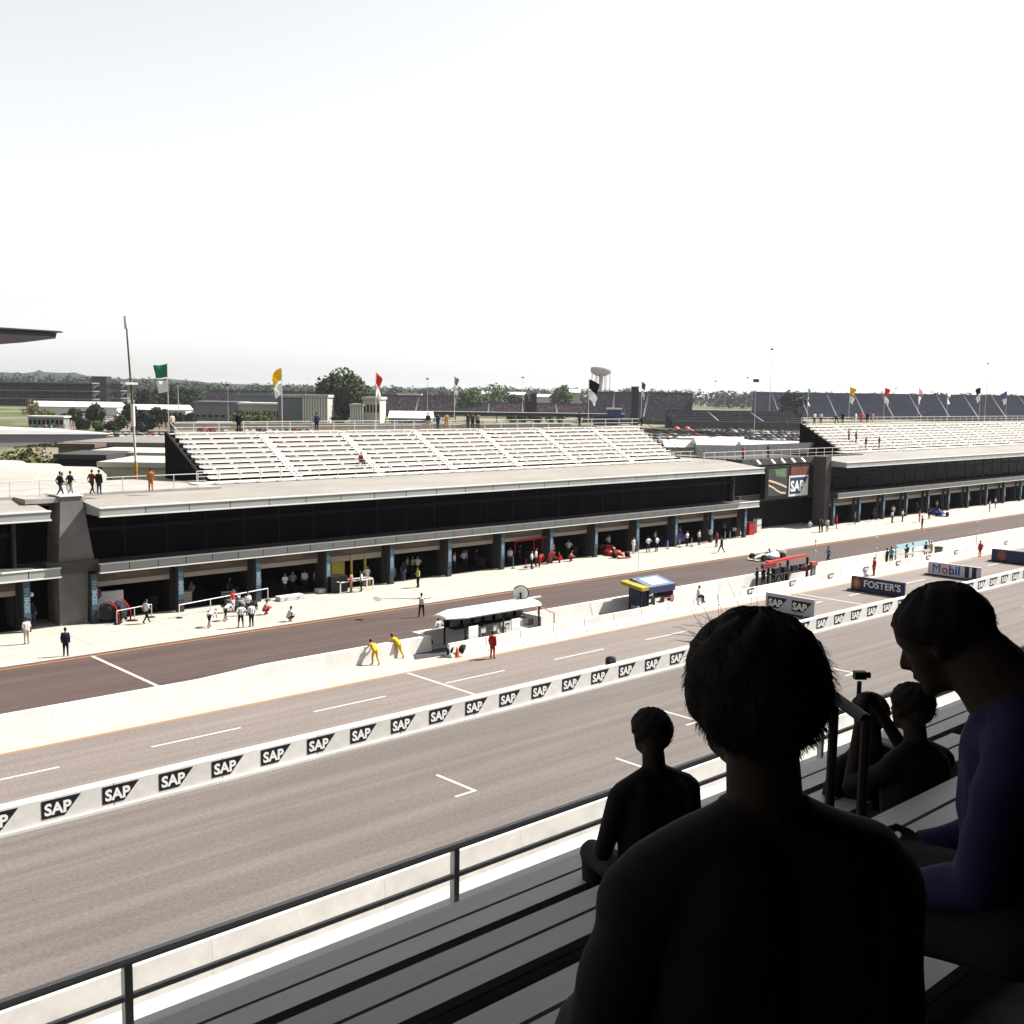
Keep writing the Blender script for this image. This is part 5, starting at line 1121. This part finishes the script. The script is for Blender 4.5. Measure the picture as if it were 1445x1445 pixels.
# cream wall behind the bleachers
a, b = G(236, 607), G(806, 606); L_ = (b - a).length; t = thing('boundary_wall', 'long low cream wall just beyond the near bleachers', 'wall', a, math.atan2(b.y - a.y, b.x - a.x))
n = 26
for i in range(n):
    obj('wall_panel', MB().box((i * L_ / n + .05, 0, 0), ((i + 1) * L_ / n - .05, .5, 2.6)), M_cream if not 12 <= i <= 15 else M_mus, t, (0, 0, 0), local=True)
obj('coping', MB().box((0, -.1, 2.605), (L_, .6, 2.9)), M_flange, t, (0, 0, 0), local=True)
for a, b, lb in (((600, 612), (822, 607), 'low brown fence below the walkway'), ((815, 606), (1060, 618), 'low grey wall between the pylon and the parked cars')):
    a, b = G(*a), G(*b); L_ = (b - a).length; t = thing('fence', lb, 'fence', a, math.atan2(b.y - a.y, b.x - a.x))
    for i in range(14): obj('panel', MB().box((i * L_ / 14 + .04, 0, 0), ((i + 1) * L_ / 14 - .04, .15, 1.9)), M_header, t, (0, 0, 0), local=True)
    for i in range(15): obj('post', MB().box((i * L_ / 14 - .1, -.1, 0), (i * L_ / 14 + .1, .25, 2.2)), M_greycon, t, (0, 0, 0), local=True)

# water tower
p, s = site(847, 577); t = thing('water_tower', 'pale grey water tower with a wide bowl on thin legs', 'water tower', p)
M_wt = mat('tower_pale', (.50, .46, .46), .7, .2, var=.12, vscale=.08); hh = 60 * s; w = 15.2 * s
obj('bowl', MB().lathe([(2, hh - 12.5), (w * .55, hh - 11.2), (w * .93, hh - 8), (w, hh - 4.5), (w * .94, hh - 1.8), (w * .6, hh - .4), (1, hh)], (0, 0, 0), 28), M_wt, t, (0, 0, 0), local=True, smooth=True)
obj('riser_pipe', MB().tube((0, 0, 0), (0, 0, hh - 12), 2.2, 2.6, 14), M_wt, t, (0, 0, 0), local=True)
for k in range(6):
    a = k * math.pi / 3 + .3; obj('leg', MB().tube((w * .9 * math.cos(a), w * .9 * math.sin(a), 0), (w * .82 * math.cos(a), w * .82 * math.sin(a), hh - 8), .45, .45, 8), M_wt, t, (0, 0, 0), local=True)
# thin poles
def mast(px, py, top, label, ball=True, r=.22, seg=None):
    p, s = site(px, py); t = thing('light_pole', label, 'pole', p); h = (py - top) * s
    obj('pole', MB().tube((0, 0, 0), (0, 0, h), r, r * .5, 8), M_alum2, t, (0, 0, 0), local=True)
    obj('lamp_head', MB().box((-.8, -.4, h), (.8, .4, h + .9)), M_colgrey, t, (0, 0, 0), (0, 0, RZ), local=True)
mast(1085, 600, 495, 'tall thin pole with a lamp above the dark tree', r=.18)
mast(1389, 596, 515, 'leaning pole with a lamp cluster at the far right', r=.25)
mast(1063, 640, 540, 'thin dark pole standing among the parked cars', r=.09)
mast(252, 592, 543, 'light pole with a flat white crossbar right of the green flag', r=.3)
mast(603, 590, 536, 'thin light pole right of the red flag', r=.18); mast(322, 596, 545, 'thin pale pole before the museum', r=.15)
for i, (px, tp) in enumerate(((737, 520), (860, 540), (1008, 525), (1022, 545), (1053, 520), (1172, 540), (1262, 535), (1313, 540), (1345, 545))):
    mast(px, 588, tp + 14, 'distant thin pole %s' % ('left of the notched block', 'beside the water tower', 'over the low dark stand', 'over the low dark stand, shorter', 'over the parked cars', 'between green and yellow far flags', 'right of the far red flag', 'left of the far white flag', 'right of the far white flag')[i], r=.16)
# telescopic mast behind the terrace
t = thing('telescopic_mast', 'tall slim telescopic mast with yellow foot and red brown top', 'mast', (44.4, 100, 0))
def mz(px, py): q = AY(px, py, 100); return (q.x, q.y, q.z)
b0 = (44.5, 100, 0)
obj('foot', MB().lathe([(.14, 0), (.14, 8.6), (.17, 8.7), (.17, 9.2), (.10, 9.7)], b0, 12), mat('mast_yellow', (.42, .20, .03), .5, .3), t)
obj('lower_section', MB().tube((44.5, 100, 9.6), mz(187, 572), .10, .10, 10), M_alum2, t)
obj('sleeve', MB().tube(mz(188, 602), mz(187, 570), .19, .19, 10), M_flange, t)
obj('upper_section', MB().tube(mz(187, 572), mz(178.5, 462), .11, .07, 10), mat('mast_brown', (.10, .06, .05), .6, .3), t)
obj('antenna', MB().tube(mz(178.5, 464), mz(176.5, 446), .20, .14, 10), M_alum2, t)
q = mz(184, 541); obj('cross_plate', MB().box((q[0] - .6, q[1] - .3, q[2] - .12), (q[0] + .6, q[1] + .3, q[2] + .1)), M_flange, t)

# control tower canopies at the left edge
t = thing('control_tower', 'control tower with cantilevered wing canopies at the left edge', 'tower', (18, 88, 0))
M_bron = mat('tower_bronze', (.035, .028, .030), .6, .3)
obj('shaft', MB().box((10, 84, 0), (22, 94, 30)), M_mus, t)
for z in (4, 8, 12, 16, 20, 24): obj('window_band', MB().box((10.5, 83.9, z), (21.5, 83.99, z + 2)), M_dglass, t)
obj('upper_canopy', MB().prism([(20, 18.6), (29.4, 19.75), (31.8, 20.15), (31.9, 20.55), (20, 20.7)], 85, 95, 'y'), M_bron, t)
obj('canopy_flange', MB().prism([(20, 20.705), (32.4, 20.62), (32.2, 20.72), (20, 20.9)], 84.9, 95.2, 'y'), M_colgrey, t)
obj('lower_canopy', MB().prism([(20, 11.4), (30.2, 12.0), (36.6, 12.45), (36.9, 12.75), (20, 13.0)], 88, 98, 'y'), mat('canopy_grey', (.16, .16, .19), .6, .3), t)
obj('canopy_top', MB().prism([(20, 13.005), (36.9, 12.76), (37.1, 12.82), (30, 13.2), (20, 13.5)], 87.8, 98.2, 'y'), M_white, t)
# low buildings and fan tents behind the terrace
def tent(px0, px1, py, top, label, depth=9, seed=1):
    p, s = site((px0 + px1) / 2, py); t = thing('tent', label, 'tent', p, RZ); w = (px1 - px0) * s; h = top * s; L = dict(loc=(0, 0, 0), local=True)
    nb = max(2, int(round(w / 8)))
    for i in range(nb):
        a = -w / 2 + w * i / nb; b = a + w / nb
        prof = [(-depth / 2 + depth * k / 10, h * .55 + h * .45 * math.sin(math.pi * k / 10)) for k in range(11)]
        obj('canopy_bay', MB().prism([(prof[0][0], h * .55 - .05)] + prof + [(prof[-1][0], h * .55 - .05)], a + .04, b - .04, 'x'), M_white, t, **L)
    obj('side_wall', MB().box((-w / 2, depth / 2 - .1, 0), (w / 2, depth / 2, h * .55)), M_white, t, **L)
    for i in range(nb + 1):
        x = -w / 2 + w * i / nb; obj('pole', MB().tube((x, -depth / 2, 0), (x, -depth / 2, h * .55), .08), M_alum2, t, **L)
def at_depth(px, py, D, z0=0.0):
    d = ray(px, py); q = D / FPX; return Vector((d[0] * q, d[1] * q, z0)), q, EYE[2] + d[2] * q
def house(px0, px1, py_top, D, depth, label, wallm, roofm, name='low_building', win=0, tentlike=False):
    p, s, top = at_depth((px0 + px1) / 2, py_top, D); t = thing(name, label, 'tent' if tentlike else 'building', p, RZ); w = (px1 - px0) * s; L = dict(loc=(0, 0, 0), local=True)
    if tentlike:
        nb = max(2, int(round(w / 4.5)))
        for i in range(nb):
            a = -w / 2 + w * i / nb; b = a + w / nb; q = 1 - .035 * i
            prof = [(-depth / 2 + depth * k / 10, top * q * (.62 + .38 * math.sin(math.pi * k / 10))) for k in range(11)]
            obj('canopy_bay', MB().prism([(prof[0][0], top * q * .5)] + prof + [(prof[-1][0], top * q * .5)], a + .04, b - .04, 'x'), roofm, t, **L)
        obj('side_wall', MB().box((-w / 2, -depth / 2 + .05, 0), (w / 2, -depth / 2 + .15, top * .5)), wallm, t, **L)
    else:
        obj('wall', MB().box((-w / 2, 0, 0), (w / 2, depth, top - .6)), wallm, t, **L); obj('roof', MB().box((-w / 2 - .4, -.6, top - .598), (w / 2 + .4, depth + .4, top)), roofm, t, **L)
        for i in range(win):
            x = -w / 2 + w * (i + .5) / win; obj('window', MB().box((x - w / win * .3, -.05, top * .3), (x + w / win * .3, -.003, top * .6)), M_dglass, t, **L)
    return t
house(-30, 128, 650, 122, 16, 'big white arched tent roof behind the terrace at left', M_mus, M_mus, 'tent', tentlike=True)
house(144, 240, 652, 128, 12, 'cream flat roofed building behind the terrace', M_cream, M_mus, win=3)
house(118, 240, 638, 145, 12, 'dark sided building with a thin white roof edge', M_dark, M_mus)
house(110, 240, 624, 170, 25, 'grey flat roofed building below the row of parked cars', M_musg, mat('flat_roof_grey', (.20, .19, .18), .9, .1, var=.15, vscale=.2))
house(82, 132, 626, 165, 10, 'tan block house left of the grey flat roofs', mat('tan_wall', (.24, .20, .155), .8, .2), M_header, win=4)
house(82, 148, 641, 138, 9, 'dark low roofed shed behind the white tent', M_dark, mat('dark_roof', (.05, .045, .05), .8, .2))
for i, (px, D, w, h) in enumerate(((28, 138, 5.5, 8.6), (46, 142, 5.5, 9.0), (62, 139, 5.0, 8.4), (77, 143, 4.6, 7.6), (12, 140, 5.2, 8.8))):
    p_, s_, t_ = at_depth(px, 640, D); trunk_crown(p_, h, w, (LF_mid, LF_aut)[i % 2], 'leafy garden tree behind the white tent, %s' % ('second from the left edge', 'in the middle', 'fourth from the left edge', 'nearest the dark shed', 'at the left edge')[i], 130 + i, n=1500, leafs=.22, low=.05)
frontage(42, 165, 586, 12, 14, 'marquee', 'long white marquee roof before the far left stand', 'tent', M_white, M_white, pitched=True)
frontage(165, 262, 586, 8, 14, 'marquee', 'second lower row of white marquee roofs right of the mast', 'tent', M_mus, M_white, pitched=True)
frontage(40, 90, 603, 14, 6, 'glass_pavilion', 'small grey green pavilion at left below the bushes', 'building', mat('pavilion', (.18, .21, .19), .6, .3, var=.3, vscale=.5), M_flange, windows=8, wh=.5, wz=.25)
# white tents and hospitality at the right of the bleachers
frontage(985, 1050, 642, 14, 10, 'marquee', 'large white marquee right of the bleachers', 'tent', M_white, M_white, pitched=True)
frontage(940, 985, 640, 9, 9, 'marquee', 'smaller white marquee touching the bleachers end', 'tent', M_mus, M_white, pitched=True)
frontage(1050, 1140, 645, 12, 9, 'marquee', 'long white marquee left of the farther bleachers', 'tent', M_mus, M_white, pitched=True)
frontage(960, 978, 628, 8, 6, 'red_kiosk', 'small bright red kiosk among white roofs', 'kiosk', mat('kiosk_red', (.45, .03, .02), .6, .3), M_white)
for px, lb in ((954.5, 'red round umbrella tent in the car park, left of two'), (969.5, 'red round umbrella tent in the car park, right of two')):
    p, s = site(px, 609); t = thing('umbrella_tent', lb, 'umbrella', p)
    obj('canopy', MB().lathe([(5.2 * s, 3.2 * s), (5.0 * s, 4.2 * s), (3 * s, 6.4 * s), (.2, 7.4 * s)], (0, 0, 0), 14), MATS['kiosk_red'], t, (0, 0, 0), local=True)
    obj('pole', MB().tube((0, 0, 0), (0, 0, 6 * s), .12), M_alum2, t, (0, 0, 0), local=True)
# parked cars
def parked_mesh():
    mb = MB()
    mb.cur = 0; mb.prism([(-2.2, .35), (2.2, .35), (2.25, .7), (1.4, .85), (.8, .92), (-1.5, .95), (-2.2, .85)], -.85, .85, 'y')
    mb.cur = 1; mb.prism([(-1.5, .952), (.8, .922), (.25, 1.38), (-1.05, 1.40)], -.72, .72, 'y')
    mb.cur = 2
    for x in (-1.35, 1.35):
        for y in (-.82, .72): mb.lathe([(.32, 0), (.32, .12)], (x, y, .32), 10, 'y')
    mb.cur = 0; mb.box((-1.0, -.70, 1.402), (.22, .70, 1.44))
    return mb.mesh('parked_car')
pcm = parked_mesh(); kinds = [('white', (.60, .60, .60)), ('silver', (.32, .33, .34)), ('red', (.35, .02, .02)), ('dark', (.02, .02, .03)), ('blue', (.03, .05, .16)), ('beige', (.38, .33, .26))]
r = random.Random(3)
def park(px0, px1, py, n, where):
    for i in range(n):
        if r.random() < .1: continue
        nm, c = kinds[r.choices(range(6), (5, 3, 2.2, 3, 1.5, 1.5))[0]]
        px = px0 + (px1 - px0) * (i + r.uniform(.2, .8)) / n; p = G(px, py)
        o = obj('parked_car', pcm, [mat('paint_' + nm, c, .35, .5), M_dglass, M_tyre], None, p, (0, 0, R_(r.choice((88, -92)) + r.uniform(-4, 4))))
        tag(o, '%s car parked %s' % (nm, where), 'car', 'cars parked ' + where)
for py in (609, 611.5, 614.5, 618.5, 623): park(922, 1062, py, 18, 'in the lot right of the near bleachers')
for py in (611, 613.5, 617, 622): park(1062, 1142, py, 11, 'in the lot left of the farther bleachers')
park(150, 245, 614, 12, 'below the clipped trees at left')
park(150, 245, 617.5, 12, 'below the clipped trees at left')
for py in (590, 592.5, 595): park(75, 175, py, 18, 'before the long white marquee at left')
park(280, 440, 609.5, 16, 'along the cream wall before the museum')

# ---------------------------------------------------------------- the grandstand the picture is taken from, and its spectators
def rowY(k): return .85 * k - .45
def rowZ(k): return 15.25 - .35 * k
t = thing('spectator_stand', 'shaded roofed spectator stand in the near foreground', 'grandstand', (0, 0, 12))
M_deck = mat('stand_deck', (.12, .115, .11), .9, .1, var=.45, vscale=2.2, bump=.3, bscale=60); M_bench = mat('stand_bench', (.42, .41, .40), .5, .4, var=.10, vscale=3, stretch=(.3, 3, 3), obj_var=.1)
NR = 6
bench_me = MB().box((0, -.04, .41), (6.8, .09, .45)).box((0, .11, .41), (6.8, .24, .45)).box((0, -.045, .36), (6.8, -.02, .405)).mesh('bench')
brk_me = MB().box((-.03, -.01, 0), (.03, .05, .405)).box((-.03, .052, .33), (.03, .22, .405)).mesh('bracket')
for k in range(-3, NR):
    obj('step', MB().box((-30, rowY(k), rowZ(k) - .5), (60, rowY(k) + .85, rowZ(k))), M_deck, t)
    for i in range(-4, 8):
        if k >= 2:
            bn = obj('bench', bench_me, M_bench, t, (i * 7.4 + .2, rowY(k), rowZ(k)))
            for q in (.5, 2.4, 4.4, 6.3): obj('bracket', brk_me, M_colgrey, bn, (q, 0, 0), local=True)
FZ = rowZ(NR - 1)
obj('front_edge', MB().box((-30, rowY(NR) + .002, FZ - .6), (60, rowY(NR) + .22, FZ - .03)), M_white, t)
obj('under_wall', MB().box((-30, rowY(NR) - .6, 0), (60, rowY(NR) - .3, FZ - .5)), M_greycon, t)
rl = obj('front_rail', MB().tube((-30, rowY(NR) + .12, FZ + .34), (60, rowY(NR) + .12, FZ + .34), .025).tube((-30, rowY(NR) + .12, FZ + .16), (60, rowY(NR) + .12, FZ + .16), .018), M_letter, t)
for i in range(46): obj('rail_post', MB().box((-30 + 2 * i, rowY(NR) + .10, FZ - .03), (-29.96 + 2 * i, rowY(NR) + .14, FZ + .34)), M_letter, rl)
obj('roof', MB().box((-40, -9, 21.0), (70, 4.0, 21.25)), M_dark, t)
obj('back_wall', MB().box((-40, -9, 10), (70, -8.8, 21)), M_inner, t)

def hi_person(eye_px, eye_py, D, heading, nod, label, shirt, hairc, hair_len=.03, hair_n=2200, messy=0.0, arms='lap', wild=False, bob=False, hunch=0.0):
    """seated spectator: one continuous remeshed body, hair a child. Head centre sits on the given line of sight at distance D."""
    d = ray(eye_px, eye_py); d = d / np.linalg.norm(d); hc = Vector(d * D) + EYE
    t = thing('person', label, 'person', hc, R_(heading)); L = dict(loc=(0, 0, 0), local=True)
    S = []; mb = MB(); Rn = Matrix.Rotation(R_(nod), 4, 'Y'); piv = Vector((-.03, 0, -.12))
    def hp(x, y, z): return Rn @ (Vector((x, y, z)) - piv) + piv
    def hcap(a, b, r0, r1, k=SKIN):
        a = hp(*a); b = hp(*b); capsule(mb, a, b, r0, r1, 14); S.append((a, b, r0, r1, k))
    # skull, brow, face, cheeks, jaw, chin, nose, lips, ears
    hcap((-.035, 0, .035), (.025, 0, .04), .088, .082); hcap((-.05, 0, .01), (.0, 0, .02), .082, .08)
    hcap((.03, 0, .03), (.04, 0, -.05), .066, .055); hcap((.045, .022, -.02), (.05, .018, -.07), .042, .035); hcap((.045, -.022, -.02), (.05, -.018, -.07), .042, .035)
    hcap((.02, 0, -.07), (.072, 0, -.098), .050, .024); hcap((.088, 0, .012), (.112, 0, -.028), .011, .015); hcap((.098, .012, -.030), (.098, -.012, -.030), .010, .010)
    hcap((.090, .018, -.062), (.090, -.018, -.062), .011, .011); hcap((.078, .03, .028), (.078, -.03, .028), .016, .016)
    for s in (1, -1): hcap((-.012, s * .078, .012), (-.004, s * .080, -.028), .020, .013)
    def cap(a, b, r0, r1, k=SHIRT):
        a = Vector(a) + Vector((-hunch * max(0., min(1., (-a[2] - .05) / .2)), 0, hunch * .55 * max(0., min(1., (-a[2] - .05) / .2)))); b = Vector(b) + Vector((-hunch * max(0., min(1., (-b[2] - .05) / .2)), 0, hunch * .55 * max(0., min(1., (-b[2] - .05) / .2))))
        capsule(mb, a, b, r0, r1, 14); S.append((Vector(a), Vector(b), r0, r1, k))
    cap((-.03, 0, -.08), (-.05, 0, -.19), .056 + hunch * .32, .06 + hunch * .45, SKIN)
    for s in (1, -1):
        cap((-.05, s * .03, -.20), (-.055, s * .17, -.27), .062, .068); cap((-.05, s * .07, -.30), (-.06, s * .07, -.62), .125, .115)
        sh = (-.055, s * .195, -.28)
        if arms == 'raised': el, ha = (.14, s * .24, -.42), (.26, s * .07, -.10)
        elif arms == 'chin': el, ha = (.12, s * .18, -.55), (.22, s * .10, -.36)
        else: el, ha = (-.02, s * .26, -.56), (.20, s * .16, -.66)
        cap(sh, el, .060, .046); cap(el, ha, .044, .030, SKIN if arms == 'raised' else SHIRT)
        # a hand: palm, four fingers of unequal length with a knuckle bend, a thumb off the side
        hv = (Vector(ha) - Vector(el)).normalized(); sd = Vector((0, -s, 0)); sd = (sd - hv * sd.dot(hv)).normalized(); nn = hv.cross(sd)
        pb = Vector(ha) + hv * .03; cap(ha, tuple(pb + hv * .04), .028, .034, SKIN)
        for q, ln in enumerate((.070, .080, .074, .058)):
            b0 = pb + hv * .055 + nn * (.030 - .020 * q); b1 = b0 + hv * ln * .55 + sd * .012; b2 = b1 + hv * ln * .25 + sd * .035
            cap(b0, b1, .0095, .009, SKIN); cap(b1, b2, .009, .008, SKIN)
        b0 = pb + nn * .038; b1 = b0 + nn * .028 + hv * .03; cap(b0, b1, .012, .010, SKIN); cap(b1, b1 + hv * .03 + sd * .012, .010, .009, SKIN)
        cap((-.06, s * .09, -.72), (.36, s * .12, -.74), .095, .070, THIGH); cap((.36, s * .12, -.74), (.34, s * .12, -1.14), .062, .045, THIGH); cap((.34, s * .12, -1.16), (.50, s * .13, -1.20), .048, .038, SHOE)
    cap((-.06, .05, -.62), (-.06, -.05, -.72), .14, .13, THIGH)
    me = classify(remesh(mb, .0085, 2), S)
    if D < 4:                                    # cloth creases
        from mathutils import noise
        nv = len(me.vertices); keep = np.zeros(nv, bool)
        for pl in me.polygons:
            if pl.material_index in (SHIRT, THIGH):
                for vi in pl.vertices: keep[vi] = True
        nrm = [v.normal.copy() for v in me.vertices]
        for v in me.vertices:
            if keep[v.index]:
                q = Vector((v.co.x * 7, v.co.y * 7, v.co.z * 13)); a_ = noise.noise(q); b_ = 1 - abs(noise.noise(q * .6 + Vector((3, 1, 7)))) * 2
                v.co += nrm[v.index] * (.006 + .007 * a_ + .007 * b_)
        me.update()
    obj('body', me, [cloth('shadeskin' if hairc == 'hair' else 'skin'), cloth(shirt), cloth(shirt), cloth('charcoal'), cloth('charcoal'), cloth('charcoal'), cloth(hairc)], t, **L)
    # hair: a cap that follows the skull and many tapered strands
    r = np.random.default_rng(int(eye_px)); hb = MB()
    def skull(dv, g=0.0): return hp(-.012 + dv[0] * (.113 + g), dv[1] * (.092 + g), .037 + dv[2] * (.093 + g))
    N1, N2 = 40, 22; vs_ = []
    for j in range(N2 + 1):
        for i in range(N1):
            th = 2 * math.pi * i / N1; front = (1 + math.cos(th)) / 2
            ph = (math.pi * ((.93 if bob else .80) - .42 * front ** (3 if bob else 1.5))) * j / N2
            dv = (math.sin(ph) * math.cos(th), math.sin(ph) * math.sin(th), math.cos(ph)); vs_.append(skull(dv, (.013 if bob else .006) + (.012 * max(0, -dv[2]) if bob else 0) + .004 * math.sin(9 * th + 5 * ph) + r.uniform(-.002, .002)))
    hb.add(vs_, [(j * N1 + i, (j + 1) * N1 + i, (j + 1) * N1 + (i + 1) % N1, j * N1 + (i + 1) % N1) for j in range(N2) for i in range(N1)])
    for q in range(hair_n):
        th = r.uniform(0, 2 * math.pi); front = (1 + math.cos(th)) / 2; ph = math.pi * ((.9 if bob else .78) - .40 * front ** (3 if bob else 1.5)) * math.sqrt(r.uniform(0, 1))
        dv = Vector((math.sin(ph) * math.cos(th), math.sin(ph) * math.sin(th), math.cos(ph))); a = skull(dv, .010 if bob else .004)
        ln = hair_len * r.uniform(.5, 1.3); out = (Rn.to_3x3() @ dv).normalized(); lie = Vector((-.6, dv.y * .4, -.7)); w = messy * r.uniform(0, 1) + .04
        if wild and dv.z > .35 and dv.y > -.15 and r.random() < .09: ln *= r.uniform(.9, 2.2); w = .75
        tip = a + (out * w + lie * (1 - min(w, .9)) + Vector(r.normal(size=3) * (.3 if w > .5 else .12))).normalized() * ln; mid = a.lerp(tip, .55) + out * ln * .12
        rr = .0005 if w > .5 else .0009; pr = out.orthogonal().normalized() * rr; pq = out.cross(pr).normalized() * rr
        hb.add([a + pr, a - pr * .5 + pq, a - pr * .5 - pq, mid + pr * .7, mid - pr * .35 + pq * .7, mid - pr * .35 - pq * .7, tip], [(0, 1, 4, 3), (1, 2, 5, 4), (2, 0, 3, 5), (3, 4, 6), (4, 5, 6), (5, 3, 6)])
    obj('hair', hb, cloth(hairc), t, smooth=True, **L)
    return t
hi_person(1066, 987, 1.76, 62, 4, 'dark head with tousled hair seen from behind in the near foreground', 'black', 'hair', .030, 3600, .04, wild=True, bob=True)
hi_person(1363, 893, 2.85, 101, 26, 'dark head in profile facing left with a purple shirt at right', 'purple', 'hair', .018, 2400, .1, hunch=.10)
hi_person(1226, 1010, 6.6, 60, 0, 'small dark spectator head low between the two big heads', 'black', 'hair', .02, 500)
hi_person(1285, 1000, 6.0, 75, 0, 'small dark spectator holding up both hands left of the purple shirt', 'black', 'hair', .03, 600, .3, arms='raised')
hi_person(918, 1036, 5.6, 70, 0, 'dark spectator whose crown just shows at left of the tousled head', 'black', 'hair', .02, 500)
# small camcorder on a stand and a handrail
d = ray(1213, 958); d = d / np.linalg.norm(d); c = Vector(d * 9.0) + EYE
fl = rowZ(int((c.y + .45) / .85))
t = thing('camcorder_stand', 'small black camcorder on a thin upright pole among spectators', 'camera', (c.x, c.y, fl))
obj('pole', MB().tube((0, 0, 0), (0, 0, c.z - fl - .02), .022, .018, 8), M_dark, t, (0, 0, 0), local=True)
b = obj('camera_body', MB().box((-.045, -.03, c.z - fl), (.045, .03, c.z - fl + .06)), M_dark, t, (0, 0, 0), (0, 0, R_(-40)), local=True); obj('lens', MB().lathe([(.022, .045), (.025, .08)], (0, 0, c.z - fl + .03), 12, 'x'), M_dark, b, (0, 0, 0), local=True)
for a in (0, 2.1, 4.2): obj('leg', MB().tube((0, 0, .35), (.22 * math.cos(a), .22 * math.sin(a), 0.004), .012), M_dark, t, (0, 0, 0), local=True)
d = ray(1178, 984); d = d / np.linalg.norm(d); a = Vector(d * 4.2) + EYE; d = ray(1222, 1016); d = d / np.linalg.norm(d); b = Vector(d * 4.0) + EYE
t = thing('handrail', 'short black sloping handrail right of the tousled head', 'handrail', (a.x, a.y, a.z - 1))
obj('rail', MB().tube(a, b, .022), M_dark, t)
for q in (a, b): obj('post', MB().tube(q, (q.x, q.y, rowZ(int((q.y + .45) / .85))), .018), M_dark, t)

# ---------------------------------------------------------------- summer haze
hz = obj('haze', MB().box((-3400, -2400, -1.1), (6400, 7400, 82.0)))
tag(hz, 'thin pale summer haze over the whole place', 'haze', kind='stuff')
mh = bpy.data.materials.new('haze_air'); mh.use_nodes = True; nn_ = mh.node_tree.nodes; nn_.clear()
pv = nn_.new('ShaderNodeVolumePrincipled'); pv.inputs['Color'].default_value = (.86, .91, 1.0, 1); pv.inputs['Density'].default_value = 0.00004; pv.inputs['Anisotropy'].default_value = 0.3
on = nn_.new('ShaderNodeOutputMaterial'); mh.node_tree.links.new(pv.outputs[0], on.inputs['Volume'])
hz.data.materials.append(mh)
